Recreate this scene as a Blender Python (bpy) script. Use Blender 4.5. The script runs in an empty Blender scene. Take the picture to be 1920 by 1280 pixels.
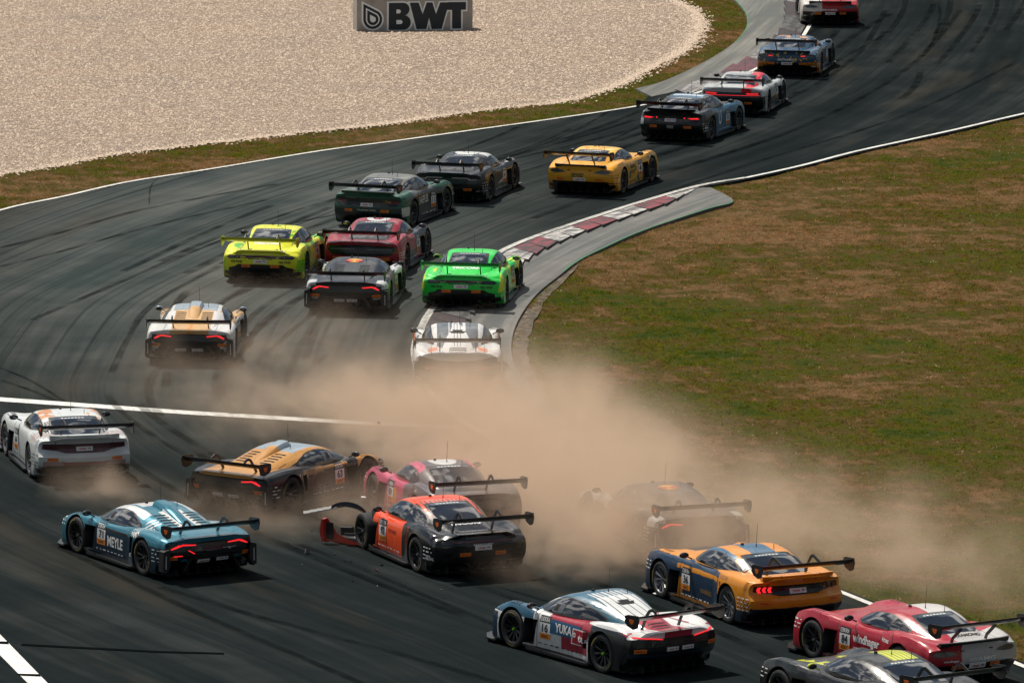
import bpy, bmesh, math, random
import numpy as np
from mathutils import Vector, Matrix
from mathutils.bvhtree import BVHTree
random.seed(7); rng=np.random.default_rng(7)
SC=bpy.context.scene; COL=SC.collection
R=math.radians
# ------------------------------------------------------------------ camera, sky, sun, exposure
F,TH,HC,ROLL=12205.0,R(8.717),22.873,R(0.385)          # focal length in photo pixels, tilt, height, roll
def unproj(u,v,z=0.0):
    u-=960; v-=640; c,s=math.cos(ROLL),math.sin(ROLL)
    a=c*u+s*v; b=-s*u+c*v
    dy=F*math.cos(TH)-b*math.sin(TH); dz=-(F*math.sin(TH)+b*math.cos(TH))
    t=(z-HC)/dz
    return (a*t,dy*t)
cam=bpy.data.cameras.new('camera'); co=bpy.data.objects.new('camera',cam); COL.objects.link(co); SC.camera=co
cam.sensor_width=36; cam.lens=36*F/1920; cam.clip_start=5; cam.clip_end=3000
rt=Vector((1,0,0)); dn=Vector((0,-math.sin(TH),-math.cos(TH))); fw=Vector((0,math.cos(TH),-math.sin(TH)))
c_,s_=math.cos(ROLL),math.sin(ROLL)
ux=c_*rt-s_*dn; vx=s_*rt+c_*dn
M=Matrix((ux,-vx,-fw)).transposed().to_4x4(); M.translation=Vector((0,0,HC)); co.matrix_world=M
sd=Vector((-.30,.36,1)).normalized()
sun=bpy.data.lights.new('sun','SUN'); sun.energy=5.0; sun.angle=R(.5); sun.color=(1,.93,.83)
so=bpy.data.objects.new('sun',sun); COL.objects.link(so); so.rotation_euler=(sd).to_track_quat('Z','Y').to_euler(); so.location=(0,150,60)
W=bpy.data.worlds.new('World'); SC.world=W; W.use_nodes=True; nt=W.node_tree; nt.nodes.clear()
sk=nt.nodes.new('ShaderNodeTexSky'); sk.sky_type='NISHITA'; sk.sun_disc=False
sk.sun_elevation=math.asin(sd.z); sk.sun_rotation=math.atan2(sd.x,sd.y)
bg=nt.nodes.new('ShaderNodeBackground'); bg.inputs[1].default_value=.05
# broken cloud in the sky dome (shows only as reflections on the cars and glass)
tc=nt.nodes.new('ShaderNodeTexCoord'); nz=nt.nodes.new('ShaderNodeTexNoise'); nz.inputs['Scale'].default_value=5; nz.inputs['Detail'].default_value=5
rp=nt.nodes.new('ShaderNodeValToRGB'); rp.color_ramp.elements[0].position=.50; rp.color_ramp.elements[1].position=.60
mx=nt.nodes.new('ShaderNodeMix'); mx.data_type='RGBA'; mx.inputs[7].default_value=(9,8.8,8.5,1)
nt.links.new(tc.outputs['Generated'],nz.inputs['Vector']); nt.links.new(nz.outputs[0],rp.inputs[0]); nt.links.new(rp.outputs[0],mx.inputs[0])
dt=nt.nodes.new('ShaderNodeVectorMath'); dt.operation='DOT_PRODUCT'; nt.links.new(tc.outputs['Generated'],dt.inputs[0]); dt.inputs[1].default_value=tuple(sd)
mm=nt.nodes.new('ShaderNodeMapRange'); nt.links.new(dt.outputs['Value'],mm.inputs[0]); mm.inputs[1].default_value=.35; mm.inputs[2].default_value=1; mm.inputs[3].default_value=6; mm.inputs[4].default_value=42
vm=nt.nodes.new('ShaderNodeVectorMath'); vm.operation='SCALE'; vm.inputs[0].default_value=(1,.975,.94); nt.links.new(mm.outputs[0],vm.inputs['Scale']); nt.links.new(vm.outputs[0],mx.inputs[7])
nt.links.new(sk.outputs[0],mx.inputs[6]); nt.links.new(mx.outputs[2],bg.inputs[0])
wo=nt.nodes.new('ShaderNodeOutputWorld'); nt.links.new(bg.outputs[0],wo.inputs[0])
SC.view_settings.view_transform='Standard'; SC.view_settings.look='None'; SC.view_settings.exposure=-.08; SC.view_settings.gamma=1
SC.render.engine='CYCLES'; SC.cycles.use_denoising=True; SC.cycles.volume_bounces=2; SC.cycles.max_bounces=6
SC.cycles.volume_step_rate=1.0; SC.cycles.volume_max_steps=256

# ------------------------------------------------------------------ helpers
def lin(h):
    r=[int(h[i:i+2],16)/255 for i in (0,2,4)]
    return tuple(v/12.92 if v<=.04045 else ((v+.055)/1.055)**2.4 for v in r)
class NG:
    def __init__(s,name):
        s.m=bpy.data.materials.new(name); s.m.use_nodes=True; s.t=s.m.node_tree; s.p=s.t.nodes['Principled BSDF']
    def n(s,typ,**k):
        n=s.t.nodes.new('ShaderNode'+typ)
        for a,b in k.items(): setattr(n,a,b)
        return n
    def L(s,a,b): s.t.links.new(a,b)
    def set(s,n,i,v):
        if hasattr(v,'links'): s.L(v,n.inputs[i])
        else: n.inputs[i].default_value=v
    def math(s,op,a,b=None,c=None,clamp=False):
        n=s.n('Math',operation=op,use_clamp=clamp); s.set(n,0,a)
        if b is not None: s.set(n,1,b)
        if c is not None: s.set(n,2,c)
        return n.outputs[0]
    def mix(s,f,a,b):
        n=s.n('Mix',data_type='RGBA'); s.set(n,0,f)
        for i,v in ((6,a),(7,b)):
            if isinstance(v,tuple): v=tuple(v)+(1,) if len(v)==3 else v
            s.set(n,i,v)
        return n.outputs[2]
    def noise(s,vec,sc,det=3,rough=.5):
        n=s.n('TexNoise'); s.L(vec,n.inputs['Vector']); n.inputs['Scale'].default_value=sc; n.inputs['Detail'].default_value=det; n.inputs['Roughness'].default_value=rough
        return n.outputs[0]
    def ramp(s,f,stops):
        n=s.n('ValToRGB'); s.L(f,n.inputs[0]); r=n.color_ramp
        while len(r.elements)<len(stops): r.elements.new(.5)
        for e,(p,c) in zip(r.elements,stops):
            e.position=p; e.color=(tuple(c)+(1,)) if isinstance(c,tuple) else (c,c,c,1)
        return n.outputs[0]
    def mapping(s,vec,scale):
        n=s.n('Mapping'); s.L(vec,n.inputs[0]); n.inputs['Scale'].default_value=scale; return n.outputs[0]
    def bump(s,h,st,dist=.02):
        n=s.n('Bump'); n.inputs['Strength'].default_value=st; n.inputs['Distance'].default_value=dist; s.L(h,n.inputs['Height']); s.L(n.outputs[0],s.p.inputs['Normal'])
_mc={}
def mat(col,rough=.5,metal=0,coat=0,emit=None,es=1,name=None,spec=None):
    k=(col,rough,metal,coat,emit,es)
    if k in _mc: return _mc[k]
    g=NG(name or 'surface'); p=g.p; c=lin(col) if isinstance(col,str) else col
    p.inputs['Base Color'].default_value=tuple(c)+(1,); p.inputs['Roughness'].default_value=rough; p.inputs['Metallic'].default_value=metal
    p.inputs['Coat Weight'].default_value=coat; p.inputs['Coat Roughness'].default_value=.08
    if emit: p.inputs['Emission Color'].default_value=tuple(lin(emit))+(1,); p.inputs['Emission Strength'].default_value=es
    _mc[k]=g.m; return g.m
def link(name,me,m=None,parent=None,loc=None,rot=None,sub=False):
    o=bpy.data.objects.new(name,me); COL.objects.link(o)
    if m is not None:
        ms=m if isinstance(m,(list,tuple)) else [m]
        for i,q in enumerate(ms):
            if i<len(me.materials): me.materials[i]=q
            else: me.materials.append(q)
    if parent: o.parent=parent
    if loc: o.location=loc
    if rot: o.rotation_euler=rot
    return o
def bm2me(bm,name,smooth=None):
    me=bpy.data.meshes.new(name); bm.normal_update(); bm.to_mesh(me); bm.free()
    if smooth is not None:
        me.polygons.foreach_set('use_smooth',[True]*len(me.polygons)); me.set_sharp_from_angle(angle=R(smooth))
    return me
def tag(o,label=None,cat=None,group=None,kind=None):
    if label:o['label']=label
    if cat:o['category']=cat
    if group:o['group']=group
    if kind:o['kind']=kind
    return o
def box(bm,x0,x1,y0,y1,z0,z1,mi=0,top=1.0):
    cx,cy=(x0+x1)/2,(y0+y1)/2
    vs=[bm.verts.new(((x if z==z0 else cx+(x-cx)*top),(y if z==z0 else cy+(y-cy)*top),z)) for z in (z0,z1) for y in (y0,y1) for x in (x0,x1)]
    for f in ((0,2,3,1),(4,5,7,6),(0,1,5,4),(2,6,7,3),(0,4,6,2),(1,3,7,5)):
        q=bm.faces.new([vs[i] for i in f]); q.material_index=mi
def prism(bm,pts,axis,a,b,mi=0):
    """extrude 2d polygon pts; axis 'x': pts are (y,z); 'y': (x,z); 'z': (x,y)"""
    def P(p,t): return {'x':(t,p[0],p[1]),'y':(p[0],t,p[1]),'z':(p[0],p[1],t)}[axis]
    A=[bm.verts.new(P(p,a)) for p in pts]; B=[bm.verts.new(P(p,b)) for p in pts]; n=len(pts)
    fs=[bm.faces.new(A[::-1]),bm.faces.new(B)]+[bm.faces.new((A[i],A[(i+1)%n],B[(i+1)%n],B[i])) for i in range(n)]
    for f in fs: f.material_index=mi
    bmesh.ops.recalc_face_normals(bm,faces=fs)
def sweep(bm,pts,w,t,closed=False):
    """flat bar through 3d pts (in a plane y=const): width w along y, thickness t"""
    n=len(pts); rings=[]
    for i,p in enumerate(pts):
        p=Vector(p); d=(Vector(pts[min(i+1,n-1)])-Vector(pts[max(i-1,0)])).normalized(); nn=Vector((-d.z,0,d.x))
        rings.append([bm.verts.new(p+nn*a*t/2+Vector((0,b*w/2,0))) for a,b in ((1,1),(1,-1),(-1,-1),(-1,1))])
    for a,b in zip(rings,rings[1:]):
        for k in range(4): bm.faces.new((a[k],a[(k+1)%4],b[(k+1)%4],b[k]))
    bm.faces.new(rings[0][::-1]); bm.faces.new(rings[-1])
    bmesh.ops.recalc_face_normals(bm,faces=bm.faces[:])
def tube(bm,p0,p1,r0,r1,n=6,mi=0):
    p0,p1=Vector(p0),Vector(p1); q=(p1-p0).to_track_quat('Z','Y')
    A=[bm.verts.new(p0+q@Vector((r0*math.cos(6.2832*k/n),r0*math.sin(6.2832*k/n),0))) for k in range(n)]
    B=[bm.verts.new(p1+q@Vector((r1*math.cos(6.2832*k/n),r1*math.sin(6.2832*k/n),0))) for k in range(n)]
    for k in range(n): bm.faces.new((A[k],A[(k+1)%n],B[(k+1)%n],B[k])).material_index=mi
    bm.faces.new(A[::-1]).material_index=mi; bm.faces.new(B).material_index=mi
def revolve(bm,prof,n=40,mi=0,y0=0):
    """prof (r,y) revolved about the y axis"""
    rings=[]
    for r,y in prof: rings.append([bm.verts.new((r*math.cos(6.28319*k/n),y+y0,r*math.sin(6.28319*k/n))) for k in range(n)])
    fs=[]
    for a,b in zip(rings,rings[1:]):
        for k in range(n):
            f=bm.faces.new((a[k],a[(k+1)%n],b[(k+1)%n],b[k])); f.material_index=mi; fs.append(f)
    return fs
def pchip(tab):
    X=np.array([t[0] for t in tab],float); Y=np.array([t[1] for t in tab],float)
    h=np.diff(X); d=np.diff(Y)/h; m=np.zeros(len(X)); m[0]=d[0]; m[-1]=d[-1]
    for i in range(1,len(X)-1):
        if d[i-1]*d[i]>0:
            w1=2*h[i]+h[i-1]; w2=h[i]+2*h[i-1]; m[i]=(w1+w2)/(w1/d[i-1]+w2/d[i])
    def f(x):
        x=min(max(x,X[0]),X[-1]); i=min(max(int(np.searchsorted(X,x))-1,0),len(X)-2); t=(x-X[i])/h[i]
        return float((1+2*t)*(1-t)**2*Y[i]+t*(1-t)**2*h[i]*m[i]+t*t*(3-2*t)*Y[i+1]+t*t*(t-1)*h[i]*m[i+1])
    return f
def catmull(P,n):
    P=np.array(P,float); d=np.r_[0,np.cumsum(np.linalg.norm(np.diff(P,axis=0),axis=1)**.6)]
    out=[]; fy=[pchip(list(zip(d,P[:,k]))) for k in range(P.shape[1])]
    for t in np.linspace(0,d[-1],n): out.append([f(t) for f in fy])
    return out
def sm(t): t=min(max(t,0),1); return t*t*(3-2*t)
BLACK=mat((.012,.013,.014),.45,name='black_plastic'); CARBON=mat((.014,.015,.017),.38,0,.3,name='carbon'); UNDER=mat((.006,.0065,.007),.7,name='underside'); RUBBER=mat((.018,.018,.019),.8,name='rubber')
RIMM=mat((.05,.05,.052),.35,.8,name='rim_metal'); RIMS=mat((.35,.35,.36),.3,.9,name='silver_rim'); WELL=mat((.008,.008,.009),.9,name='wheel_well')
YELTY=mat((.30,.24,.03),.7,name='yellow_lettering'); HUBG=mat((.25,.7,.02),.4,name='green_hub')
WHITE=mat((.78,.78,.76),.4,name='white_print'); DARKT=mat((.02,.025,.028),.5,name='dark_print'); ORANGE=mat((.85,.27,.02),.5,name='orange_print'); REDT=mat((.5,.02,.02),.5,name='red_print')
LITR=mat((.5,.01,.015),.3,0,0,'FF2A30',1.05,name='lit_red_lamp'); DIMR=mat((.16,.012,.016),.12,0,1,name='unlit_red_lamp'); LAMPC=mat((.05,.052,.055),.1,0,1,name='clear_lamp')
SILV=mat((.5,.5,.5),.3,.7,name='bright_metal')
def glassmat():
    g=NG('tinted_glass'); p=g.p; tcn=g.n('TexCoord').outputs['Object']
    n=g.noise(tcn,2.2,2); c=g.ramp(n,[(.35,(.004,.005,.006)),(.65,(.015,.018,.02))]); g.L(c,p.inputs['Base Color'])
    p.inputs['Roughness'].default_value=.05; p.inputs['Coat Weight'].default_value=.6; p.inputs['IOR'].default_value=1.9
    n2=g.noise(tcn,1.6,1); g.bump(n2,.6,.12); return g.m
GLASS=glassmat()
# ------------------------------------------------------------------ livery: base colour plus masked layers in the car's own space
def lincoef(e):
    def ev(x=0,y=0,a=0,z=0): return eval(e,{'x':x,'y':y,'a':a,'z':z})
    c=ev(); return (ev(x=1)-c,ev(y=1)-c,ev(z=1)-c,ev(a=1)-c,c)
def livery(name,base,layers,rough=.32,metal=0.0,wob=0.0):
    g=NG(name); p=g.p; oc=g.n('TexCoord').outputs['Object']
    vec=oc
    if wob:
        nn=g.n('TexNoise'); g.L(oc,nn.inputs['Vector']); nn.inputs['Scale'].default_value=5; nn.inputs['Detail'].default_value=2
        a=g.n('VectorMath',operation='SUBTRACT'); g.L(nn.outputs['Color'],a.inputs[0]); a.inputs[1].default_value=(.5,.5,.5)
        b=g.n('VectorMath',operation='SCALE'); g.L(a.outputs[0],b.inputs[0]); b.inputs['Scale'].default_value=wob
        c=g.n('VectorMath',operation='ADD'); g.L(oc,c.inputs[0]); g.L(b.outputs[0],c.inputs[1]); vec=c.outputs[0]
    sp=g.n('SeparateXYZ'); g.L(vec,sp.inputs[0]); ya=g.math('ABSOLUTE',sp.outputs[1])
    def expr(cf):
        d=g.n('VectorMath',operation='DOT_PRODUCT'); g.L(vec,d.inputs[0]); d.inputs[1].default_value=cf[:3]; o=d.outputs['Value']
        if cf[3]: o=g.math('MULTIPLY_ADD',ya,cf[3],o)
        if cf[4]: o=g.math('ADD',o,cf[4])
        return o
    col=None
    cur=tuple(lin(base))+(1,)
    for colr,conds in layers:
        m=None
        for cd in conds.split(','):
            cd=cd.strip()
            if cd[0]=='%':
                e,per,duty=cd[1:].split(':'); v=g.math('LESS_THAN',g.math('FRACT',g.math('DIVIDE',expr(lincoef(e)),float(per))),float(duty))
            elif cd[0]=='@':     # ellipse @cx,cy style:  @x:y:rx:ry in (x,y) plane, or with z
                ex,cx_,ey,cy_,rx,ry=cd[1:].split(':')
                a=g.math('DIVIDE',g.math('SUBTRACT',expr(lincoef(ex)),float(cx_)),float(rx)); b=g.math('DIVIDE',g.math('SUBTRACT',expr(lincoef(ey)),float(cy_)),float(ry))
                v=g.math('LESS_THAN',g.math('ADD',g.math('MULTIPLY',a,a),g.math('MULTIPLY',b,b)),1.0)
            elif cd[0]=='~':     # blotches ~scale:threshold
                s_,t_=cd[1:].split(':'); v=g.math('GREATER_THAN',g.noise(vec,float(s_),1),float(t_))
            else:
                op='>' if '>' in cd else '<'; l,r=cd.split(op); e='(%s)-(%s)'%((l,r) if op=='>' else (r,l)); v=g.math('GREATER_THAN',expr(lincoef(e)),0.0)
            m=v if m is None else g.math('MULTIPLY',m,v)
        cur=g.mix(m,cur,tuple(lin(colr)))
    # road film on the lower body
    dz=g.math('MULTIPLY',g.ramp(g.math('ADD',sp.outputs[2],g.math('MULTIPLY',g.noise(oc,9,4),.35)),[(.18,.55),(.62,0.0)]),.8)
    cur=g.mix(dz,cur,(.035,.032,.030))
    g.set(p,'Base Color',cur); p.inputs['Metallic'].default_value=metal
    g.L(g.ramp(g.noise(oc,6,4),[(.3,max(rough-.08,.05)),(.75,rough+.14)]),p.inputs['Roughness'])
    p.inputs['Coat Weight'].default_value=.45; p.inputs['Coat Roughness'].default_value=.14
    # hand-laid panels: very slight waviness of the skin
    g.bump(g.noise(oc,3.5,2),.12,.03)
    return g.m
# ------------------------------------------------------------------ car shapes
WX=1.33; WR=.345
BASE=dict(xr=-2.28,xf=2.38,
 w=[(-2.28,.94),(-2.0,.985),(-1.33,1.015),(-.95,.985),(-.65,.915),(0,.90),(.55,.915),(.85,.965),(1.33,1.005),(1.8,.985),(2.15,.93),(2.38,.80)],
 zb=[(-2.28,.16),(-1.8,.09),(-1,.075),(1.4,.075),(2.38,.10)],
 zsh=[(-2.28,.70),(-1.33,.74),(-.6,.70),(.4,.68),(1.33,.68),(1.9,.58),(2.38,.40)],
 zf=[(-2.28,.78),(-1.9,.82),(-1.33,.87),(-.8,.84),(-.2,.80),(.6,.78),(1.0,.80),(1.33,.81),(1.75,.72),(2.15,.55),(2.38,.44)],
 zc=[(-2.28,.80),(-1.6,.80),(-1.0,.82),(0,.80),(.9,.76),(1.4,.68),(1.9,.58),(2.38,.42)],
 rprof=[(.05,.30),(.22,.20),(.36,.05),(.55,.0),(.72,.02),(.80,.0),(.9,-.02)],kR=.14,kF=.42,
 fside=.965, fcr=.82)
STY={}
def style(name,base=None,**k):
    d=dict(STY[base] if base else BASE); d.update(k); STY[name]=d
# roof: centre line of greenhouse; wb/wt: half widths at belt and roof; belt height; side glass polygon (x,z); rear glass polygon (x,y)
style('rear_engine',   # rounded fastback with full width lamp bar
 roof=[(1.12,.66),(.85,.86),(.5,1.07),(.2,1.16),(-.1,1.19),(-.5,1.155),(-.9,1.06),(-1.3,.94),(-1.7,.82),(-1.95,.72)],
 wb=[(1.12,.62),(.8,.74),(.2,.80),(-.4,.80),(-.9,.74),(-1.4,.62),(-1.95,.5)],wt=[(1.12,.5),(.6,.56),(0,.60),(-.5,.57),(-1,.47),(-1.95,.36)],belt=.80,
 zf=[(-2.28,.74),(-2.0,.82),(-1.5,.90),(-1.2,.905),(-.8,.86),(-.2,.80),(.6,.79),(1.0,.83),(1.4,.85),(1.8,.76),(2.15,.58),(2.38,.46)],
 zc=[(-2.28,.84),(-2.1,.83),(-1.8,.80),(-1.2,.82),(0,.80),(.9,.75),(1.4,.66),(1.9,.56),(2.38,.42)],
 side=[(.62,.84),(.50,.95),(.22,1.09),(-.15,1.125),(-.55,1.08),(-.92,.97),(-1.08,.86),(-.6,.83)],
 back=[(-.52,.42),(-1.12,.46),(-1.30,.34)],wing=1.08,wx=-2.27,mount='swan',wm=.40,rprof=[(.05,.34),(.20,.22),(.34,.05),(.5,.0),(.66,.0),(.76,.06),(.83,-.02),(.95,-.02)])
style('wedge',        # mid-engined wedge with louvred engine cover
 roof=[(1.5,.60),(1.1,.76),(.7,.93),(.3,1.055),(0,1.09),(-.35,1.075),(-.8,1.00),(-1.3,.90),(-1.8,.81),(-2.1,.74)],
 wb=[(1.5,.55),(1.0,.72),(.3,.80),(-.3,.80),(-.9,.72),(-1.5,.62),(-2.1,.55)],wt=[(1.5,.44),(.8,.52),(.1,.56),(-.5,.54),(-1.1,.50),(-2.1,.46)],belt=.74,
 zf=[(-2.28,.76),(-1.9,.80),(-1.33,.84),(-.8,.81),(-.2,.76),(.6,.73),(1.0,.77),(1.33,.78),(1.75,.68),(2.15,.50),(2.38,.38)],
 zc=[(-2.28,.80),(-1.9,.79),(-1.0,.80),(0,.76),(.9,.70),(1.4,.60),(1.9,.50),(2.38,.36)],
 side=[(.98,.76),(.72,.86),(.35,.97),(.05,1.02),(-.30,1.0),(-.62,.90),(-.80,.79),(-.2,.755)],
 back=None,wing=.97,wx=-2.2,mount='swan',wm=.40,louvre=True,intake=True,kR=.18)
style('berlinetta',   # mid-engined, sunken upright rear glass, broad hips
 roof=[(1.30,.62),(1.0,.78),(.6,1.0),(.25,1.12),(-.05,1.15),(-.4,1.12),(-.75,1.03),(-1.1,.90),(-1.4,.78)],
 wb=[(1.3,.56),(.9,.72),(.2,.78),(-.3,.76),(-.8,.68),(-1.4,.58)],wt=[(1.3,.44),(.6,.53),(0,.57),(-.5,.54),(-1.4,.45)],belt=.80,
 zf=[(-2.28,.80),(-1.95,.88),(-1.5,.94),(-1.1,.93),(-.7,.84),(-.2,.78),(.6,.76),(1.0,.82),(1.38,.85),(1.75,.74),(2.15,.54),(2.38,.42)],
 zc=[(-2.28,.84),(-1.9,.83),(-1.2,.80),(0,.78),(.9,.70),(1.4,.62),(1.9,.52),(2.38,.38)],
 side=[(.74,.82),(.52,.94),(.25,1.04),(-.05,1.07),(-.38,1.02),(-.62,.90),(-.5,.82)],
 back=[(-.42,.44),(-1.16,.47),(-1.18,.46)],wing=1.04,wx=-2.22,mount='swan',wm=.33,intake=True,exh=(.57,.20))
style('long_hood',    # long bonnet, rounded fastback cabin set far back
 roof=[(.75,.70),(.45,.88),(.1,1.05),(-.2,1.13),(-.5,1.155),(-.85,1.12),(-1.25,1.02),(-1.65,.90),(-1.95,.80),(-2.1,.74)],
 wb=[(.75,.60),(.4,.72),(-.1,.80),(-.7,.80),(-1.2,.72),(-1.6,.62),(-2.1,.52)],wt=[(.75,.48),(.2,.54),(-.4,.58),(-.9,.54),(-1.4,.46),(-2.1,.38)],belt=.82,
 zf=[(-2.28,.74),(-1.95,.83),(-1.5,.90),(-1.1,.90),(-.6,.83),(0,.81),(.6,.82),(1.0,.86),(1.4,.87),(1.8,.79),(2.15,.62),(2.38,.48)],
 zc=[(-2.28,.80),(-1.9,.81),(-1.2,.84),(0,.82),(.6,.83),(1.2,.80),(1.7,.72),(2.15,.58),(2.38,.44)],
 side=[(.30,.85),(.10,.97),(-.2,1.07),(-.55,1.09),(-.92,1.02),(-1.22,.90),(-.9,.85)],
 back=[(-.92,.40),(-1.52,.47),(-1.66,.36)],wing=1.13,wx=-2.32,mount='under',wm=.36)
style('coupe',        # upright three-box coupe
 roof=[(1.0,.76),(.75,.90),(.35,1.10),(.05,1.19),(-.25,1.225),(-.7,1.20),(-1.1,1.11),(-1.45,1.0),(-1.75,.90),(-1.95,.82)],
 wb=[(1.0,.62),(.7,.74),(.1,.82),(-.6,.82),(-1.1,.76),(-1.5,.68),(-1.95,.58)],wt=[(1.0,.5),(.4,.57),(-.2,.62),(-.8,.59),(-1.3,.52),(-1.95,.46)],belt=.86,
 zsh=[(-2.28,.80),(-1.33,.80),(-.6,.76),(.4,.74),(1.33,.74),(1.9,.64),(2.38,.46)],
 zf=[(-2.28,.88),(-1.9,.91),(-1.33,.935),(-.8,.89),(-.2,.86),(.6,.86),(1.0,.88),(1.4,.89),(1.8,.82),(2.15,.68),(2.38,.54)],
 zc=[(-2.28,.95),(-2.1,.935),(-1.7,.92),(-1.2,.9),(0,.86),(.8,.88),(1.3,.84),(1.8,.74),(2.15,.64),(2.38,.50)],
 side=[(.62,.89),(.38,1.01),(.08,1.11),(-.3,1.155),(-.8,1.12),(-1.18,1.0),(-1.34,.91),(-.8,.885)],
 back=[(-.86,.47),(-1.58,.55),(-1.72,.44)],wing=1.12,wx=-2.36,mount='swan',wm=.40,rprof=[(.05,.32),(.22,.2),(.36,.03),(.55,-.01),(.72,.05),(.86,.03),(.95,-.03)])
style('muscle','coupe',
 roof=[(.85,.78),(.6,.91),(.25,1.09),(-.05,1.18),(-.35,1.21),(-.75,1.18),(-1.15,1.09),(-1.5,.98),(-1.8,.90),(-2.0,.82)],
 wb=[(.85,.62),(.5,.74),(0,.82),(-.7,.82),(-1.2,.74),(-1.6,.64),(-2.0,.56)],
 side=[(.48,.89),(.25,1.0),(-.05,1.10),(-.4,1.14),(-.85,1.08),(-1.22,.95),(-1.3,.90),(-.8,.88)],
 back=[(-.92,.46),(-1.66,.54),(-1.78,.42)],wing=1.15,wx=-2.38,zc=[(-2.28,.94),(-2.1,.93),(-1.7,.91),(-1.2,.9),(0,.86),(.6,.90),(1.3,.87),(1.8,.78),(2.15,.68),(2.38,.56)],
 rprof=[(.05,.30),(.22,.18),(.34,.02),(.55,-.02),(.68,.10),(.84,.08),(.9,-.03),(.95,-.04)])
style('teardrop','wedge',  # mid-engined, bubble canopy narrowing to the tail
 roof=[(1.35,.62),(1.05,.78),(.65,.98),(.3,1.10),(0,1.15),(-.4,1.125),(-.8,1.04),(-1.2,.93),(-1.6,.83),(-1.95,.72)],
 wb=[(1.35,.55),(.9,.74),(.3,.80),(-.3,.74),(-.9,.58),(-1.5,.42),(-1.95,.3)],wt=[(1.35,.44),(.7,.54),(.1,.58),(-.4,.52),(-1,.36),(-1.95,.2)],belt=.76,
 zf=[(-2.28,.72),(-2.0,.80),(-1.5,.88),(-1.1,.86),(-.6,.78),(-.1,.76),(.6,.76),(1.0,.82),(1.38,.84),(1.75,.73),(2.15,.52),(2.38,.38)],
 zc=[(-2.28,.80),(-2.1,.79),(-1.6,.76),(-1.0,.78),(0,.76),(.9,.68),(1.4,.58),(1.9,.48),(2.38,.36)],
 side=[(.84,.79),(.62,.91),(.32,1.03),(.02,1.075),(-.35,1.03),(-.75,.90),(-.95,.80),(-.3,.775)],louvre=False,wing=1.05,wx=-2.15)
style('mid_coupe','berlinetta', # mid-engined coupe with flat rear deck and squared tail
 roof=[(1.25,.66),(.95,.82),(.55,1.0),(.2,1.09),(-.1,1.11),(-.5,1.09),(-.9,1.0),(-1.3,.89),(-1.6,.80)],
 zf=[(-2.28,.80),(-1.95,.83),(-1.4,.86),(-1.0,.84),(-.6,.80),(-.2,.78),(.6,.76),(1.0,.80),(1.38,.82),(1.75,.72),(2.15,.54),(2.38,.42)],
 side=[(.70,.80),(.48,.92),(.2,1.01),(-.1,1.04),(-.45,1.0),(-.72,.88),(-.6,.81)],
 back=[(-.58,.44),(-1.30,.50),(-1.34,.46)],wing=1.04,wx=-2.12,mount='under')
style('grand_tourer','long_hood',
 roof=[(.9,.72),(.6,.88),(.25,1.06),(-.05,1.15),(-.35,1.18),(-.75,1.14),(-1.2,1.03),(-1.6,.92),(-1.9,.84),(-2.1,.76)],
 side=[(.46,.87),(.24,.99),(-.05,1.09),(-.4,1.115),(-.82,1.04),(-1.15,.92),(-.8,.865)],mount='swan',back=[(-.82,.44),(-1.5,.5),(-1.66,.38)])
def section(S,f,x,n=27):
    w,zb,zs,zf,zc=[f[k](x) for k in ('w','zb','zsh','zf','zc')]
    zf=max(zf,zs+.015)
    P=[(0,zb),(w*.5,zb),(w*.93,zb),(w*.985,zb+.025),(w,zb+.13*(zs-zb)+.03),(w*1.0,zb+.55*(zs-zb)),(w*.985,zs-.06),(w*.955,zs*.6+zf*.4),(w*.90,zf-.012),(w*.80,zf),(w*.68,zf*.6+zc*.4),(w*.52,zc+.004),(w*.25,zc+.008),(0,zc+.01)]
    return catmull(P,n)
def bool_cut(bm,cutters):
    """exact boolean difference through a temporary object"""
    me=bm2me(bm,'tmp'); o=bpy.data.objects.new('tmp',me); COL.objects.link(o); cs=[]
    for cb in cutters:
        cm=bm2me(cb,'cut'); c=bpy.data.objects.new('cut',cm); COL.objects.link(c); cs.append(c)
        md=o.modifiers.new('b','BOOLEAN'); md.operation='DIFFERENCE'; md.solver='EXACT'; md.object=c
    dg=bpy.context.evaluated_depsgraph_get(); dg.update(); r=bpy.data.meshes.new_from_object(o.evaluated_get(dg))
    for c in cs+[o]: bpy.data.objects.remove(c)
    out=bmesh.new(); out.from_mesh(r); bpy.data.meshes.remove(r); return out
def cylcut(x,z,r,y0,y1,n=40):
    b=bmesh.new(); prism(b,[(x+r*math.cos(6.28319*k/n),z+r*math.sin(6.28319*k/n)) for k in range(n)],'y',y0,y1); return b
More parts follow.
